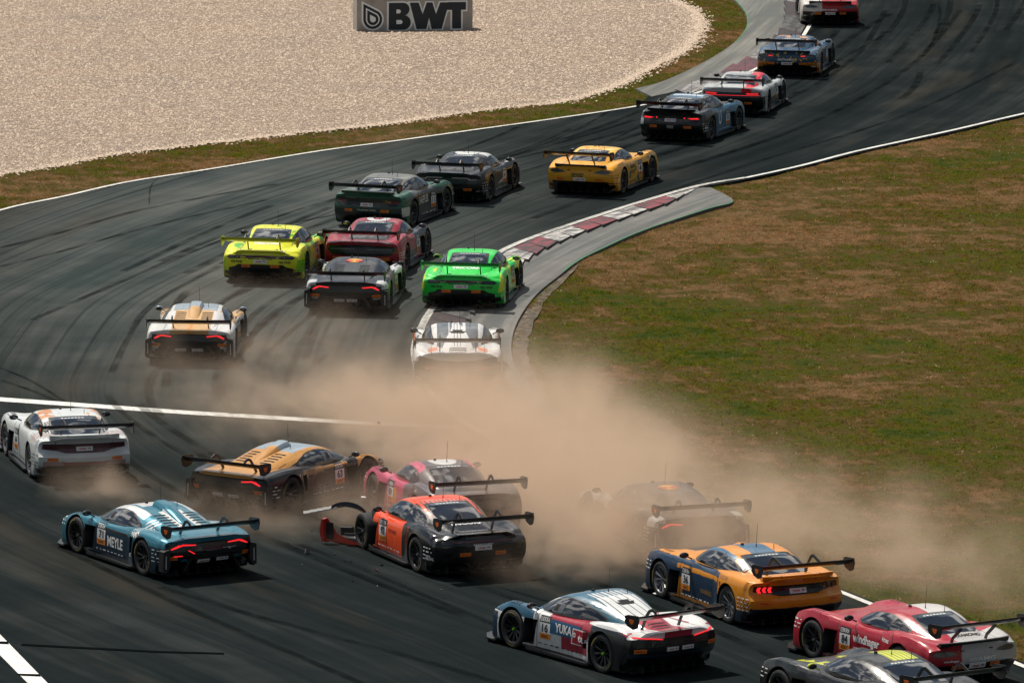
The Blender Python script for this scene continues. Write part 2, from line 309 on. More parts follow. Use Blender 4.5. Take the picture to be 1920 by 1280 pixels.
def build_body(S,extra=()):
    f={k:pchip(S[k]) for k in ('w','zb','zsh','zf','zc')}; rp_=pchip(S['rprof']); xr,xf=S['xr'],S['xf']
    xs=list(np.linspace(xr,xr+.3,7))+list(np.linspace(xr+.36,xf-.3,58))+list(np.linspace(xf-.24,xf,6))
    bm=bmesh.new(); rings=[]
    def disp(x,y,z,w):
        wr=1-sm((x-xr)/.45); wf=1-sm((xf-x)/.5)
        return x+wr*(rp_(z)+S['kR']*(abs(y)/w)**3)-wf*(S['kF']*(abs(y)/w)**2.2+.10*max(0,(z-.3)/.3))
    for x in xs:
        sec=section(S,f,x); w=f['w'](x)
        full=[(y,z) for y,z in sec]+[(-y,z) for y,z in sec[-2:0:-1]]
        rings.append([bm.verts.new((disp(x,y,z,w),y,z)) for y,z in full])
    n=len(rings[0])
    for a,b in zip(rings,rings[1:]):
        for k in range(n): bm.faces.new((a[k],b[k],b[(k+1)%n],a[(k+1)%n]))
    for ring,x,flip in ((rings[0],xr,False),(rings[-1],xf,True)):
        w=f['w'](x); zs=[v.co.z for v in ring]; cz=(min(zs)+max(zs))/2; prev=ring
        base=[(v.co.y,v.co.z) for v in ring]
        for s in (.93,.8,.62,.42,.2):
            cur=[bm.verts.new((disp(x,y*s,cz+(z-cz)*s,w),y*s,cz+(z-cz)*s)) for y,z in base]
            for k in range(n):
                q=(prev[k],prev[(k+1)%n],cur[(k+1)%n],cur[k]); bm.faces.new(q if not flip else q[::-1])
            prev=cur
        bm.faces.new(prev if not flip else prev[::-1])
    bmesh.ops.recalc_face_normals(bm,faces=bm.faces[:])
    cuts=[];tests=[]
    for x in (WX,-WX):
        for s in (1,-1):
            cuts.append(cylcut(x,.355,.392,s*.60 if s>0 else -1.4,1.4 if s>0 else -.60)); tests.append(('c',x,s))
    for s in (1,-1):     # opening behind each front wheel and intake ahead of each rear wheel
        for (x0,x1,z0,z1,d) in ((.66,.99,.17,.62,.78),)+((( -.93,-.72,.34,.66,.82),) if S.get('intake') else ()):
            b=bmesh.new(); y0,y1=(d,1.4) if s>0 else (-1.4,-d); prism(b,[(x0+.06,z0),(x1,z0),(x1-.02,z1),(x0-.02,z1)],'y',y0,y1); cuts.append(b); tests.append(('b',x0-.03,x1+.01,z0,z1,d))
    for e in extra: cuts.append(e[0]); tests.append(e[1])
    bm=bool_cut(bm,cuts)
    for fc in bm.faces:
        for t in tests:
            if t[0]=='c':
                ok=all(math.hypot(v.co.x-t[1],v.co.z-.355)<.3935 and v.co.y*t[2]>.598 for v in fc.verts)
            elif t[0]=='b':
                ok=all(t[1]-.04<v.co.x<t[2]+.04 and t[3]-.002<v.co.z<t[4]+.002 and abs(v.co.y)>t[5]-.002 for v in fc.verts) and (abs(fc.normal.y)<.7 or all(abs(abs(v.co.y)-t[5])<.003 for v in fc.verts))
            else: ok=all(t[1](v.co) for v in fc.verts)
            if ok: fc.material_index=1; break
    return bm
def cut_poly(bm,poly,pr,test):
    """cut the faces that pass test along a convex 2d outline; returns faces inside. pr: (axis0,axis1)"""
    a0,a1=pr; n=len(poly); ar=sum(poly[i][0]*poly[(i+1)%n][1]-poly[(i+1)%n][0]*poly[i][1] for i in range(n))
    if ar<0: poly=poly[::-1]
    pl=[]
    for i in range(n):
        p,q=poly[i],poly[(i+1)%n]; nrm=Vector((q[1]-p[1],-(q[0]-p[0]))).normalized()
        no=Vector((0,0,0)); no[a0]=nrm.x; no[a1]=nrm.y; c=Vector((0,0,0)); c[a0]=p[0]; c[a1]=p[1]; pl.append((c,no))
    for c,no in pl:
        fs=[f for f in bm.faces if test(f)]; es={e for f in fs for e in f.edges}; vs={v for f in fs for v in f.verts}
        bmesh.ops.bisect_plane(bm,geom=list(vs)+list(es)+fs,plane_co=c,plane_no=no,dist=1e-5)
    return [f for f in bm.faces if test(f) and all((f.calc_center_median()-c).dot(no)<0 for c,no in pl)]
def scalep(poly,s,d=0):
    cx=sum(p[0] for p in poly)/len(poly); cy=sum(p[1] for p in poly)/len(poly)
    return [(cx+(p[0]-cx)*s,cy+(p[1]-cy)*s+d) for p in poly]
def roundp(poly,it=2):
    for _ in range(it):
        poly=[q for i in range(len(poly)) for q in ((.8*poly[i][0]+.2*poly[(i+1)%len(poly)][0],.8*poly[i][1]+.2*poly[(i+1)%len(poly)][1]),(.2*poly[i][0]+.8*poly[(i+1)%len(poly)][0],.2*poly[i][1]+.8*poly[(i+1)%len(poly)][1]))]
    return poly
def hull(poly):
    P=sorted(set(poly)); 
    def half(P):
        h=[]
        for p in P:
            while len(h)>1 and (h[-1][0]-h[-2][0])*(p[1]-h[-2][1])-(h[-1][1]-h[-2][1])*(p[0]-h[-2][0])<=1e-7: h.pop()
            h.append(p)
        return h
    a=half(P); b=half(P[::-1]); return a[:-1]+b[:-1]
def build_cabin(S):
    ro=pchip(S['roof']); wb=pchip(S['wb'][::-1]); wt=pchip(S['wt'][::-1]); ro=pchip(S['roof'][::-1]); x1=S['roof'][0][0]; x0=S['roof'][-1][0]; zl=S['belt']-.14
    bm=bmesh.new(); rings=[]
    for x in np.linspace(x0,x1,52):
        z=ro(x); b=wb(x); t=wt(x); h=max(z-zl,.02)
        P=[(b+.01,0),(b,.32),(b*.72+t*.28,.60),(t+.02,.86),(t-.07,.945),(t*.6,.985),(0,1.0)]
        sec=catmull([(y,zl+h*q) for y,q in P],16)
        full=sec+[[-y,z_] for y,z_ in sec[-2::-1]]
        rings.append([bm.verts.new((x,y,z_)) for y,z_ in full])
    for a,b in zip(rings,rings[1:]):
        for k in range(len(a)-1): bm.faces.new((a[k],b[k],b[k+1],a[k+1]))
    bmesh.ops.recalc_face_normals(bm,faces=bm.faces[:])
    if sum(f.normal.z for f in bm.faces)<0: bmesh.ops.reverse_faces(bm,faces=bm.faces[:])
    parts={}
    side=hull(roundp(hull(S['side']),1))
    for sgn,nm in ((1,'left'),(-1,'right')):
        ts=lambda f,s=sgn: f.calc_center_median().y*s>.30 and f.normal.y*s>.28
        for f in cut_poly(bm,hull(scalep(side,1.085)),(0,2),ts): f.material_index=1
        fs=cut_poly(bm,side,(0,2),ts)
        for f in fs: f.material_index=10 if sgn>0 else 11
        fr=[f for f in fs if f.calc_center_median().x<S['side'][0][0]-1.02 and f.calc_center_median().x>S['side'][0][0]-1.06]
        for f in fr: f.material_index=1
    if S['back']:
        (xa,ya),(xb,yb),(xc,yc)=S['back']; pl=[(xa,-ya),(xa,ya),(xb,yb),(xc,yc),(xc,-yc),(xb,-yb)]
        tb=lambda f: f.normal.z>.2 and f.calc_center_median().x<-.3
        for f in cut_poly(bm,hull(scalep(pl,1.07)),(0,1),tb):
            if f.material_index<10: f.material_index=1
        for f in cut_poly(bm,hull(roundp(hull(pl),1)),(0,1),tb):
            if f.material_index<10: f.material_index=12
    xs=S['side'][0][0]; xt=x1-.03; xm=xs-.42
    pw=[(xm,-.47),(xm,.47),(xt-.12,.60),(xt,.5),(xt,-.5),(xt-.12,-.60)]
    tw=lambda f: f.normal.z>.2 and f.normal.x>.05 and f.calc_center_median().x>xm-.3
    for f in cut_poly(bm,hull(pw),(0,1),tw):
        if f.material_index<10: f.material_index=13
    def take(mi):
        b=bmesh.new(); mp={}
        for f in bm.faces:
            if f.material_index!=mi: continue
            for v in f.verts:
                if v not in mp: mp[v]=b.verts.new(v.co)
            b.faces.new([mp[v] for v in f.verts])
        return b
    out={}
    for mi,nm in ((10,'wl'),(11,'wr'),(12,'back'),(13,'screen')):
        b=take(mi)
        if len(b.faces): out[nm]=bm2me(b,nm,60)
        else: b.free()
    bmesh.ops.delete(bm,geom=[f for f in bm.faces if f.material_index>=10],context='FACES')
    return bm,out
def bvh_of(meshes):
    vs=[];fs=[]
    for me in meshes:
        o=len(vs); vs+=[v.co.copy() for v in me.vertices]; fs+=[[o+i for i in p.vertices] for p in me.polygons]
    return BVHTree.FromPolygons(vs,fs)
_sc={}
def shapes(sty,extra=None,key=None):
    k=(sty,key)
    if k in _sc: return _sc[k]
    S=STY[sty]; body=bm2me(build_body(S,extra or ()),'body',38); cb,wins=build_cabin(S); cab=bm2me(cb,'cabin',42)
    _sc[k]=(body,cab,wins,bvh_of([body,cab]+list(wins.values()))); return _sc[k]
# ------------------------------------------------------------------ text and decals
_tc={}
def text_bm(s,h,wid=None,bold=.0,shear=0):
    k=(s,bold,shear)
    if k not in _tc:
        c=bpy.data.curves.new('t','FONT'); c.body=s; c.align_x='CENTER'; c.fill_mode='FRONT'; c.offset=bold; c.shear=shear; c.resolution_u=3
        o=bpy.data.objects.new('t',c); COL.objects.link(o); dg=bpy.context.evaluated_depsgraph_get(); me=bpy.data.meshes.new_from_object(o.evaluated_get(dg))
        bpy.data.objects.remove(o); _tc[k]=me
    b=bmesh.new(); b.from_mesh(_tc[k]); bmesh.ops.remove_doubles(b,verts=b.verts[:],dist=1e-5)
    xs=[v.co.x for v in b.verts]; ys=[v.co.y for v in b.verts]
    if not xs: return b
    sy=h/(max(ys)-min(ys)); sx=(wid/(max(xs)-min(xs))) if wid else sy; mx_,my_=(max(xs)+min(xs))/2,(max(ys)+min(ys))/2
    for v in b.verts: v.co=((v.co.x-mx_)*sx,(v.co.y-my_)*sy,0)
    return b
def poly_bm(polys):
    b=bmesh.new()
    for p in polys:
        f=b.faces.new([b.verts.new((x,y,0)) for x,y in p])
        if f.calc_area() and f.normal.z<0: f.normal_flip()
    bmesh.ops.recalc_face_normals(b,faces=b.faces[:])
    return b
FACE={'L':((-1,0),2,(1,-1)),'R':((1,0),2,(1,1)),'B':((-1,1),2,(0,1)),'T':((-1,1),0,(2,-1))}
def project(b,bvh,face,u0,v0,off,rot=0,grid=.07,thick=0):
    """lay the flat mesh b on the car: rays along the face's axis; returns number of verts placed"""
    if rot: bmesh.ops.rotate(b,verts=b.verts[:],cent=(0,0,0),matrix=Matrix.Rotation(R(rot),3,'Z'))
    xs=[v.co.x for v in b.verts]; ys=[v.co.y for v in b.verts]
    for ax,lo,hi in ((0,min(xs),max(xs)),(1,min(ys),max(ys))):
        t=math.floor(lo/grid)*grid+grid
        while t<hi:
            c=Vector((0,0,0)); c[ax]=t; no=Vector((0,0,0)); no[ax]=1
            bmesh.ops.bisect_plane(b,geom=b.verts[:]+b.edges[:]+b.faces[:],plane_co=c,plane_no=no,dist=1e-5); t+=grid
    (us,ua),va,(ra,rs)=FACE[face]
    dirv=Vector((0,0,0)); dirv[ra]=rs
    bad=[]
    for v in b.verts:
        p=Vector((0,0,0)); p[ua]=us*(v.co.x)+u0; p[va]=v.co.y+v0; p[ra]=-rs*4
        h=bvh.ray_cast(p,dirv)
        if h[0] is None: bad.append(v); continue
        n=h[1] if h[1].dot(dirv)<0 else -h[1]
        v.co=h[0]+(n*.4-dirv*.6)*off
    if bad: bmesh.ops.delete(b,geom=bad,context='VERTS')
    b.normal_update()
    fl=[f for f in b.faces if f.normal.dot(dirv)>0]
    if fl: bmesh.ops.reverse_faces(b,faces=fl)
    if thick:
        es=[e for e in b.edges if e.is_boundary]
        r=bmesh.ops.extrude_edge_only(b,edges=es); 
        for v in [g for g in r['geom'] if isinstance(g,bmesh.types.BMVert)]: v.co+=dirv*thick
        bmesh.ops.recalc_face_normals(b,faces=b.faces[:])
    return b
# ------------------------------------------------------------------ wheels
def wheel_meshes():
    t=bmesh.new(); hw=.15
    prof=[(.235,-hw+.02),(.25,-hw),(.30,-hw-.004),(.33,-hw+.012),(WR-.002,-hw+.04),(WR,-.05),(WR,.05),(WR-.002,hw-.04),(.33,hw-.012),(.302,hw+.004),(.288,hw+.004),(.25,hw),(.235,hw-.02)]
    fs=revolve(t,prof,56)
    for f in fs:
        c=f.calc_center_median(); r=math.hypot(c.x,c.z); a=math.degrees(math.atan2(c.z,c.x))%180
        if c.y>.14 and .285<r<.305 and 25<a<70: f.material_index=1
    bmesh.ops.recalc_face_normals(t,faces=t.faces[:]); tm=bm2me(t,'tyre',35); tm.materials.append(RUBBER); tm.materials.append(YELTY)
    r=bmesh.new(); revolve(r,[(.24,-.13),(.228,-.1),(.215,.0),(.222,.10),(.240,.13),(.247,.142),(.240,.146),(.226,.135)],48)
    for k in range(10):
        a=6.28319*k/10
        for da in (-.07,.07):
            p0=(.055*math.cos(a),.085,.055*math.sin(a)); p1=(.225*math.cos(a+da),.128,.225*math.sin(a+da)); tube(r,p0,p1,.014,.010,5)
    revolve(r,[(.0,.095),(.07,.095),(.075,.075),(.075,.02)],20)
    rm=bm2me(r,'rim',40)
    h=bmesh.new(); revolve(h,[(0,.03),(.18,.03),(.18,.0),(0,.0)],28); revolve(h,[(0,.125),(.022,.125),(.026,.09)],10,1); bmesh.ops.recalc_face_normals(h,faces=h.faces[:]); hm=bm2me(h,'hub',40)
    return tm,rm,hm
TYRE,RIM,HUB=wheel_meshes(); RIM.materials.append(RIMM); HUB.materials.append(mat((.09,.085,.08),.5,.5,name='brake_disc')); HUB.materials.append(SILV)
RIM2=RIM.copy(); RIM2.materials[0]=RIMS
HUBG_=HUB.copy(); HUBG_.materials[0]=WELL; HUBG_.materials[1]=HUBG
# ------------------------------------------------------------------ the car
def wing_mesh(z,x,half=.93,ch=.30):
    b=bmesh.new(); prof=[]
    N=9
    for i in range(N+1):
        t=i/N; prof.append((x+ch*(.5-t),z+.018*math.sin(math.pi*t)**.7+.095*t**1.5-.02))
    for i in range(N-1,0,-1):
        t=i/N; prof.append((x+ch*(.5-t),z-.030*math.sin(math.pi*t)**.8+.095*t**1.5-.02))
    ys=np.linspace(-half,half,13); rings=[[b.verts.new((px,y,pz)) for px,pz in prof] for y in ys]
    n=len(prof)
    for a,c in zip(rings,rings[1:]):
        for k in range(n): b.faces.new((a[k],a[(k+1)%n],c[(k+1)%n],c[k]))
    b.faces.new(rings[0]); b.faces.new(rings[-1][::-1]); 
    # gurney lip
    box(b,x-ch/2-.004,x-ch/2+.004,-half,half,z+.070,z+.098)
    bmesh.ops.recalc_face_normals(b,faces=b.faces[:]); return bm2me(b,'wing',40)
UNIV=[('08090A','x<-1.95,z<.30'),('08090A','x<-1.95,z<.37,a<.78'),('14171A','z<.14'),('121416','x>.632,x<.646,a>.6,z<.86'),('121416','x+.25*z>-.47,x+.25*z<-.456,a>.7,z<.86,z>.2'),('15181A','a>.585,a<.597,x<-1.0,x>-2.2,z>.72'),('15181A','x>1.0,x<1.012,z>.6,a<.7')]
def car(sty,x,y,yaw,label,base,layers,sid='R',num=None,dec=(),lights=None,stick=None,plates=((0,.50),),wingc=CARBON,epc=None,rim=None,hub=None,wob=0,rough=.32,metal=0,
        mirror=None,post=None,extra=None,key=None,skip=(),sc=1.0,glasscol=None,dz=0,antx=-.15,scoop=True):
    S=STY[sty]; body,cab,wins,bvh=shapes(sty,extra,key)
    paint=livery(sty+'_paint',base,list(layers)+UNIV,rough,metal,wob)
    root=bpy.data.objects.new('race_car',None); COL.objects.link(root); root.empty_display_size=.5
    root.location=(x,y,dz); root.rotation_euler=(0,0,R(yaw)); root.scale=(sc,sc,sc)
    tag(root,label,'race car','race cars on the track')
    bo=link('body',body.copy(),[paint,WELL],root); ca=link('roof',cab.copy(),[paint,BLACK],root)
    for k,nm in (('wl','side_window'),('wr','side_window'),('back','rear_window'),('screen','windscreen')):
        if k in wins: link(nm,wins[k].copy(),GLASS,root)
    def D(name,b,face,u,v,m,off=.004,rot=0,thick=0,parent=root):
        project(b,bvh,face,u,v,off,rot,thick=thick)
        if len(b.faces)==0: b.free(); return None
        return link(name,bm2me(b,name),m,parent)
    zc=pchip(S['zc']); zw=S['wing']; wx=S['wx']
    for s in (1,-1):      # slots over the front wheels
        pl=[[(-.085,-.012),(.085,-.012),(.085,.016),(-.085,.016)]]
        q2=poly_bm([[(a,b_+k*.075) for a,b_ in pl[0]] for k in range(4)]); project(q2,bvh,'T',s*.84,1.18,.004)
        if len(q2.faces): link('wheel_arch_louvres',bm2me(q2,'louvres'),WELL,root)
    # wheels
    for i,(px,s) in enumerate(((WX,1),(WX,-1),(-WX,1),(-WX,-1))):
        if (px>0,s) in skip: continue
        h=link('wheel',hub or HUB,None,root,(px,s*.83,WR),(0,random.uniform(0,6),0 if s>0 else math.pi))
        link('tyre',TYRE,None,h); link('rim',rim or RIM,None,h)
    # wing with mounts and end plates
    wo_=link('rear_wing',wing_mesh(zw,wx),wingc,root)
    for s in (1,-1):
        b=bmesh.new(); prism(b,[(wx+.19,zw+.07),(wx+.10,zw+.10),(wx-.19,zw+.12),(wx-.22,zw+.04),(wx-.17,zw-.10),(wx-.05,zw-.14),(wx+.12,zw-.10),(wx+.19,zw-.04)],'y',s*.932,s*.947)
        link('endplate',bm2me(b,'endplate',30),epc or BLACK,wo_)
        b=bmesh.new(); yy=s*S['wm']; zd=zc(-1.8)
        if S['mount']=='swan': pts=[(-1.72,yy,zd-.02),(-1.86,yy,zw-.02),(-1.95,yy,zw+.085),(-2.04,yy,zw+.12),(-2.12,yy,zw+.09),(wx+.02,yy,zw+.015)]
        else: pts=[(-2.0,yy,zd-.02),(-2.05,yy,zd+.08),(wx+.06,yy,zw-.06),(wx+.02,yy,zw)]
        sweep(b,pts,.022,.055); link('wing_mount',bm2me(b,'mount',30),BLACK,wo_)
    # diffuser, splitter, skirts
    b=bmesh.new(); box(b,-2.0,-1.45,-.80,.80,.075,.10)
    for k in range(7):
        yy=-.66+k*.22; prism(b,[(-2.14,.09),(-1.5,.07),(-1.8,.20),(-2.14,.22)],'y',yy-.008,yy+.008)
    link('diffuser',bm2me(b,'diffuser'),UNDER,root)
    b=bmesh.new(); ws=[(2.52,-.45),(2.52,.45),(2.40,.75),(2.05,1.0),(1.80,1.0),(1.80,-1.0),(2.05,-1.0),(2.40,-.75)]; prism(b,ws,'z',.055,.085); o=link('front_splitter',bm2me(b,'splitter'),CARBON,root)
    for s in (1,-1):
        b=bmesh.new(); prism(b,[(.92,s*.80),(.92,s*.98),(.80,s*1.0),(-.80,s*1.0),(-.92,s*.96),(-.92,s*.80)],'z',.06,.10); prism(b,[(.9,.06),(.9,.16),(.78,.13),(-.85,.10),(-.85,.06)],'y',s*.975,s*.992)
        link('side_skirt',bm2me(b,'skirt'),CARBON if s*(1 if sid=='L' else -1)>0 or True else paint,root)
    # mirrors
    mxp=S['side'][0][0]-.10; mz=S['belt']+.10
    for s in (1,-1):
        b=bmesh.new(); bmesh.ops.create_uvsphere(b,u_segments=14,v_segments=9,radius=1)
        for v in b.verts: v.co=Vector((mxp+(v.co.x*.085 if v.co.x>0 else v.co.x*.025),s*.97+v.co.y*.095,mz+v.co.z*.055))
        tube(b,(mxp+.02,s*.80,mz-.08),(mxp+.03,s*.92,mz-.02),.015,.013); link('mirror',bm2me(b,'mirror',50),mirror or CARBON,root)
        b=bmesh.new(); bmesh.ops.create_uvsphere(b,u_segments=12,v_segments=7,radius=1)
        for v in b.verts: v.co=Vector((mxp-.026+v.co.x*.006,s*.97+v.co.y*.08,mz+v.co.z*.047))
        link('mirror_glass',bm2me(b,'mirror_glass',50),GLASS,root)
    # aerials and roof fittings
    zr=pchip(S['roof'][::-1])
    b=bmesh.new(); ax=antx+S['roof'][4][0]; tube(b,(ax,-.05,zr(ax)-.01),(ax,-.05,zr(ax)+.05),.012,.006); tube(b,(ax,-.05,zr(ax)+.05),(ax-.03,-.055,zr(ax)+.42),.0045,.003)
    link('aerial',bm2me(b,'aerial'),BLACK,root)
    b=bmesh.new(); a2=ax-.25; tube(b,(a2,-.28,zr(a2)-.03),(a2,-.28,zr(a2)+.10),.007,.004); link('aerial',bm2me(b,'aerial'),BLACK,root)
    b=bmesh.new(); box(b,ax+.18,ax+.25,.10,.15,zr(ax)-.03,zr(ax)+.035,top=.7); link('roof_beacon',bm2me(b,'beacon'),BLACK,root)
    # engine cover louvres and scoop
    if S.get('louvre'):
        for s in (1,-1):
            for k in range(5):
                xx=-.78-k*.13; y0,y1=s*.16,s*.40
                q=bmesh.new(); q2=poly_bm([[(-.12,-.022),(.12,-.028),(.12,.022),(-.12,.028)]]); project(q2,bvh,'T',s*.30,xx,.004,rot=-s*8); q.free(); link('louvre',bm2me(q2,'louvre'),WELL,root)
        b=bmesh.new(); rings=[]
        for i,xx in enumerate(np.linspace(-.25,-1.25,9) if scoop else ()):
            t=i/8; hh=.11*(1-t**1.6)+.0; w=.15-.05*t; zz=zr(xx)
            rings.append([b.verts.new((xx,w*yy,zz-.03+(hh+.03)*hz)) for yy,hz in ((1.25,0),(1.05,.55),(.75,.92),(0,1),(-.75,.92),(-1.05,.55),(-1.25,0))])
        for a_,c in zip(rings,rings[1:]):
            for k in range(6): b.faces.new((a_[k],a_[k+1],c[k+1],c[k]))
        if scoop:
            ff=b.faces.new(rings[0]); ff.material_index=1; b.faces.new(rings[-1][::-1]); bmesh.ops.recalc_face_normals(b,faces=b.faces[:])
            link('air_scoop',bm2me(b,'scoop',40),[paint,WELL],root)
    DKP=mat((.010,.014,.022),.15,0,.8,name='dark_film')
    if S['back']:
        xa,ya=S['back'][0]; o=D('window_banner',poly_bm([[(-ya*.92,-.05),(ya*.92,-.05),(ya*.88,.05),(-ya*.88,.05)]]),'T',0,xa-.085,mat((.03,.06,.09),.3,0,.5,name='banner_film'),.005)
        if o: D('banner_lettering',poly_bm([[(-.30+i*.07,-.016),(-.25+i*.07,-.016),(-.25+i*.07,.014),(-.30+i*.07,.014)] for i in range(1,8)]),'T',.02,xa-.085,WHITE,.010,parent=o)
    if sty=='rear_engine': D('deck_grille',poly_bm([[(-.42,-.05),(.42,-.05),(.40,.05),(-.40,.05)]]),'T',0,-2.0,WELL,.006); [D('deck_vent',poly_bm([[(-.06,-.05),(.05,-.05),(0,.07)]]),'T',s*.33,-1.80,WELL,.006) for s in (1,-1)]
    if sty=='muscle':
        for s in (1,-1):
            o=D('quarter_louvres',poly_bm([[(-.055,-.17),(.055,-.17),(.055,.17),(-.055,.17)]]),'T',s*.58,-1.20,WELL,.005,rot=-s*8)
            if o: D('louvre_slats',poly_bm([[(-.05,-.15+k*.05),(.05,-.15+k*.05),(.05,-.13+k*.05),(-.05,-.13+k*.05)] for k in range(7)]),'T',s*.58,-1.20,SILV,.012,rot=-s*8,parent=o)
    if sty=='teardrop': D('engine_vent',poly_bm([[(-.13,-.09),(.13,-.09),(.20,.03),(.10,.0),(.12,.09),(-.12,.09),(-.10,.0),(-.20,.03)]]),'T',0,-.72,WELL,.006); [D('deck_louvre',poly_bm([[(-.20,-.018),(.20,-.018),(.18,.018),(-.18,.018)]]),'T',0,-1.62-k*.09,BLACK,.006) for k in range(4)]
    if sty in('coupe','muscle','long_hood','grand_tourer'):
        b=bmesh.new(); zt=zc(-2.2)+.012; N_=9; rg=[]
        for i in range(N_):
            yy=-.72+1.44*i/(N_-1); xx=-2.27+.16*abs(yy/.94)**3+.02; rg.append([b.verts.new((xx+.12,yy,zt-.02)),b.verts.new((xx,yy,zt+.045)),b.verts.new((xx-.035,yy,zt+.04)),b.verts.new((xx-.01,yy,zt-.04))])
        for a_,c in zip(rg,rg[1:]):
            for k in range(4): b.faces.new((a_[k],a_[(k+1)%4],c[(k+1)%4],c[k]))
        b.faces.new(rg[0][::-1]); b.faces.new(rg[-1]); bmesh.ops.recalc_face_normals(b,faces=b.faces[:]); link('boot_lip',bm2me(b,'lip',30),paint if sty!='long_hood' else BLACK,root)
    if sty=='wedge':
        for s in (1,-1):
            b=bmesh.new(); prism(b,[(s*.86,.62),(s*.99,.58),(s*1.0,.20),(s*.93,.16),(s*.84,.30)],'x',-2.20,-2.02); link('rear_corner_duct',bm2me(b,'duct'),BLACK,root)
            b=bmesh.new(); prism(b,[(s*.925,.50),(s*.945,.50),(s*.95,.26),(s*.93,.26)],'x',-2.206,-2.198); link('corner_strip',bm2me(b,'strip'),mat((.45,.44,.42),.5,name='pale_strip'),root)
        b=bmesh.new(); prism(b,[(-.62,.20),(-.46,.44),(.46,.44),(.62,.20),(.56,.20),(.42,.41),(-.42,.41),(-.56,.20)],'x',-2.27,-2.20); link('diffuser_surround',bm2me(b,'surround'),paint,root)
    if sty=='berlinetta': D('deck_recess',poly_bm([[(-.38,-.2),(.38,-.2),(.46,.16),(.2,.22),(-.2,.22),(-.46,.16)]]),'T',0,-1.55,BLACK,.004)
    # exhaust tips
    ez,ey=S.get('exh',(.30,.28))
    for s in (1,-1):
        b=bmesh.new(); revolve(b,[(.045,-.10),(.05,0),(.044,0),(.038,-.09),(0,-.09)],16)
        for v in b.verts: v.co=Vector((-2.21-v.co.y,s*ey+v.co.x,ez+v.co.z))
        bmesh.ops.recalc_face_normals(b,faces=b.faces[:]); link('exhaust_tip',bm2me(b,'exhaust',40),RIMM,root)
    # tail lamps and grilles: (name, polygons in rear view x>0 = right, material, stand-off, mode m both / c centred half / l / r)
    for nm,polys,m,off,mode in (lights or ()):
        if mode=='c': D(nm,poly_bm([list(p)+[(-u,v) for u,v in p[::-1] if u>1e-6] for p in polys]),'B',0,0,m,off,thick=off+.01); continue
        for s in {'m':(1,-1),'r':(1,),'l':(-1,)}[mode]: D(nm,poly_bm([[(s*u,v) for u,v in p] for p in polys]),'B',0,0,m,off,thick=off+.01)
    # plates: white bar with letters
    for py,pz in plates:
        o=D('sponsor_plate',poly_bm([[(-.17,-.045),(.17,-.045),(.17,.045),(-.17,.045)]]) if len(plates)==1 else poly_bm([[(-.125,-.035),(.125,-.035),(.125,.035),(-.125,.035)]]),'B',py,pz,WHITE,.014,thick=.02)
        k=1 if len(plates)==1 else .72
        if o:
            D('plate_lettering',text_bm('motor',.042*k,.15*k,.02),'B',py+.03*k,pz,REDT,.019,parent=o)
            D('plate_lettering',text_bm('gu',.050*k,.07*k,.02),'B',py-.10*k,pz-.004,DARKT,.019,parent=o)
    # tyre-maker stickers
    for (py,pz) in (stick if stick is not None else ((.45,.40),(-.45,.40))):
        o=D('sponsor_sticker',poly_bm([[(-.11,-.035),(.11,-.035),(.11,.035),(-.11,.035)]]),'B',py,pz,ORANGE,.010)
        if o: D('sticker_lettering',text_bm('PIRELLI',.040,.19,.03),'B',py,pz,REDT,.014,parent=o)
    # start number panel on the visible door
    if num is not None:
        s_='L' if sid=='L' else 'R'
        for face in (s_,):
            nx=S.get('nx',.42); nz=.50; w=.15
            o=D('number_panel',poly_bm([[(-w,-.09),(w,-.09),(w,.10),(-w,.10)]]),face,nx,nz,WHITE,.006)
            if o:
                D('panel_header',poly_bm([[(-w,.10),(w,.10),(w,.22),(-w,.22)]]),face,nx,nz,DARKT,.006,parent=o)
                D('panel_footer',poly_bm([[(-w,-.19),(w,-.19),(w,-.09),(-w,-.09)]]),face,nx,nz,ORANGE,.006,parent=o)
                D('panel_lettering',text_bm('DEKRA',.072,.25,.01),face,nx,nz+.16,WHITE,.010,parent=o)
                D('panel_lettering',text_bm('ADAC',.06,.2,.03),face,nx,nz-.14,DARKT,.010,parent=o)
                D('start_number',text_bm(str(num),.15,.17,.03),face,nx,nz+.005,DARKT,.010,parent=o)
    for d in dec:
        t,face,u,v,h,wd,m=d[:7]; rot=d[7] if len(d)>7 else 0; off=d[8] if len(d)>8 else .005; nm=d[9] if len(d)>9 else None; pr=S.get('x')
        if isinstance(t,str): b=text_bm(t,h,wd,.035,d[10] if len(d)>10 else 0); nm=nm or 'lettering'
        else: b=poly_bm(t); nm=nm or 'emblem'
        D(nm,b,face,u,v,m,off,rot)
    lum=sum(lin(base))/3; MK=DARKT if lum>.25 else WHITE; vf='L' if sid=='L' else 'R'; rr=random.Random(int(abs(x)*100)+int(y*10))
    def marks(n,w,h,rows):
        out=[]
        for r_ in range(rows):
            u=-w/2
            while u<w/2:
                l=rr.uniform(.04,.12); hh_=rr.uniform(.012,.026)
                if u+l<w/2: out.append([(u,r_*h-hh_/2),(u+l,r_*h-hh_/2),(u+l,r_*h+hh_/2),(u,r_*h+hh_/2)])
                u+=l+rr.uniform(.03,.08)
        return poly_bm(out)
    for (px_,pz_,w_,rows) in ((-1.95,.36,.40,4),(1.78,.50,.26,3),(.05,.22,1.1,1)):
        q=marks(0,w_,.07,rows); project(q,bvh,vf,px_,pz_,.005)
        for f_ in q.faces: f_.material_index=2
        if len(bo.data.materials)<3: bo.data.materials.append(MK)
        tmp=bpy.data.meshes.new('t'); q.to_mesh(tmp); q.free(); z_=bmesh.new(); z_.from_mesh(bo.data); z_.from_mesh(tmp); z_.to_mesh(bo.data); z_.free(); bpy.data.meshes.remove(tmp)
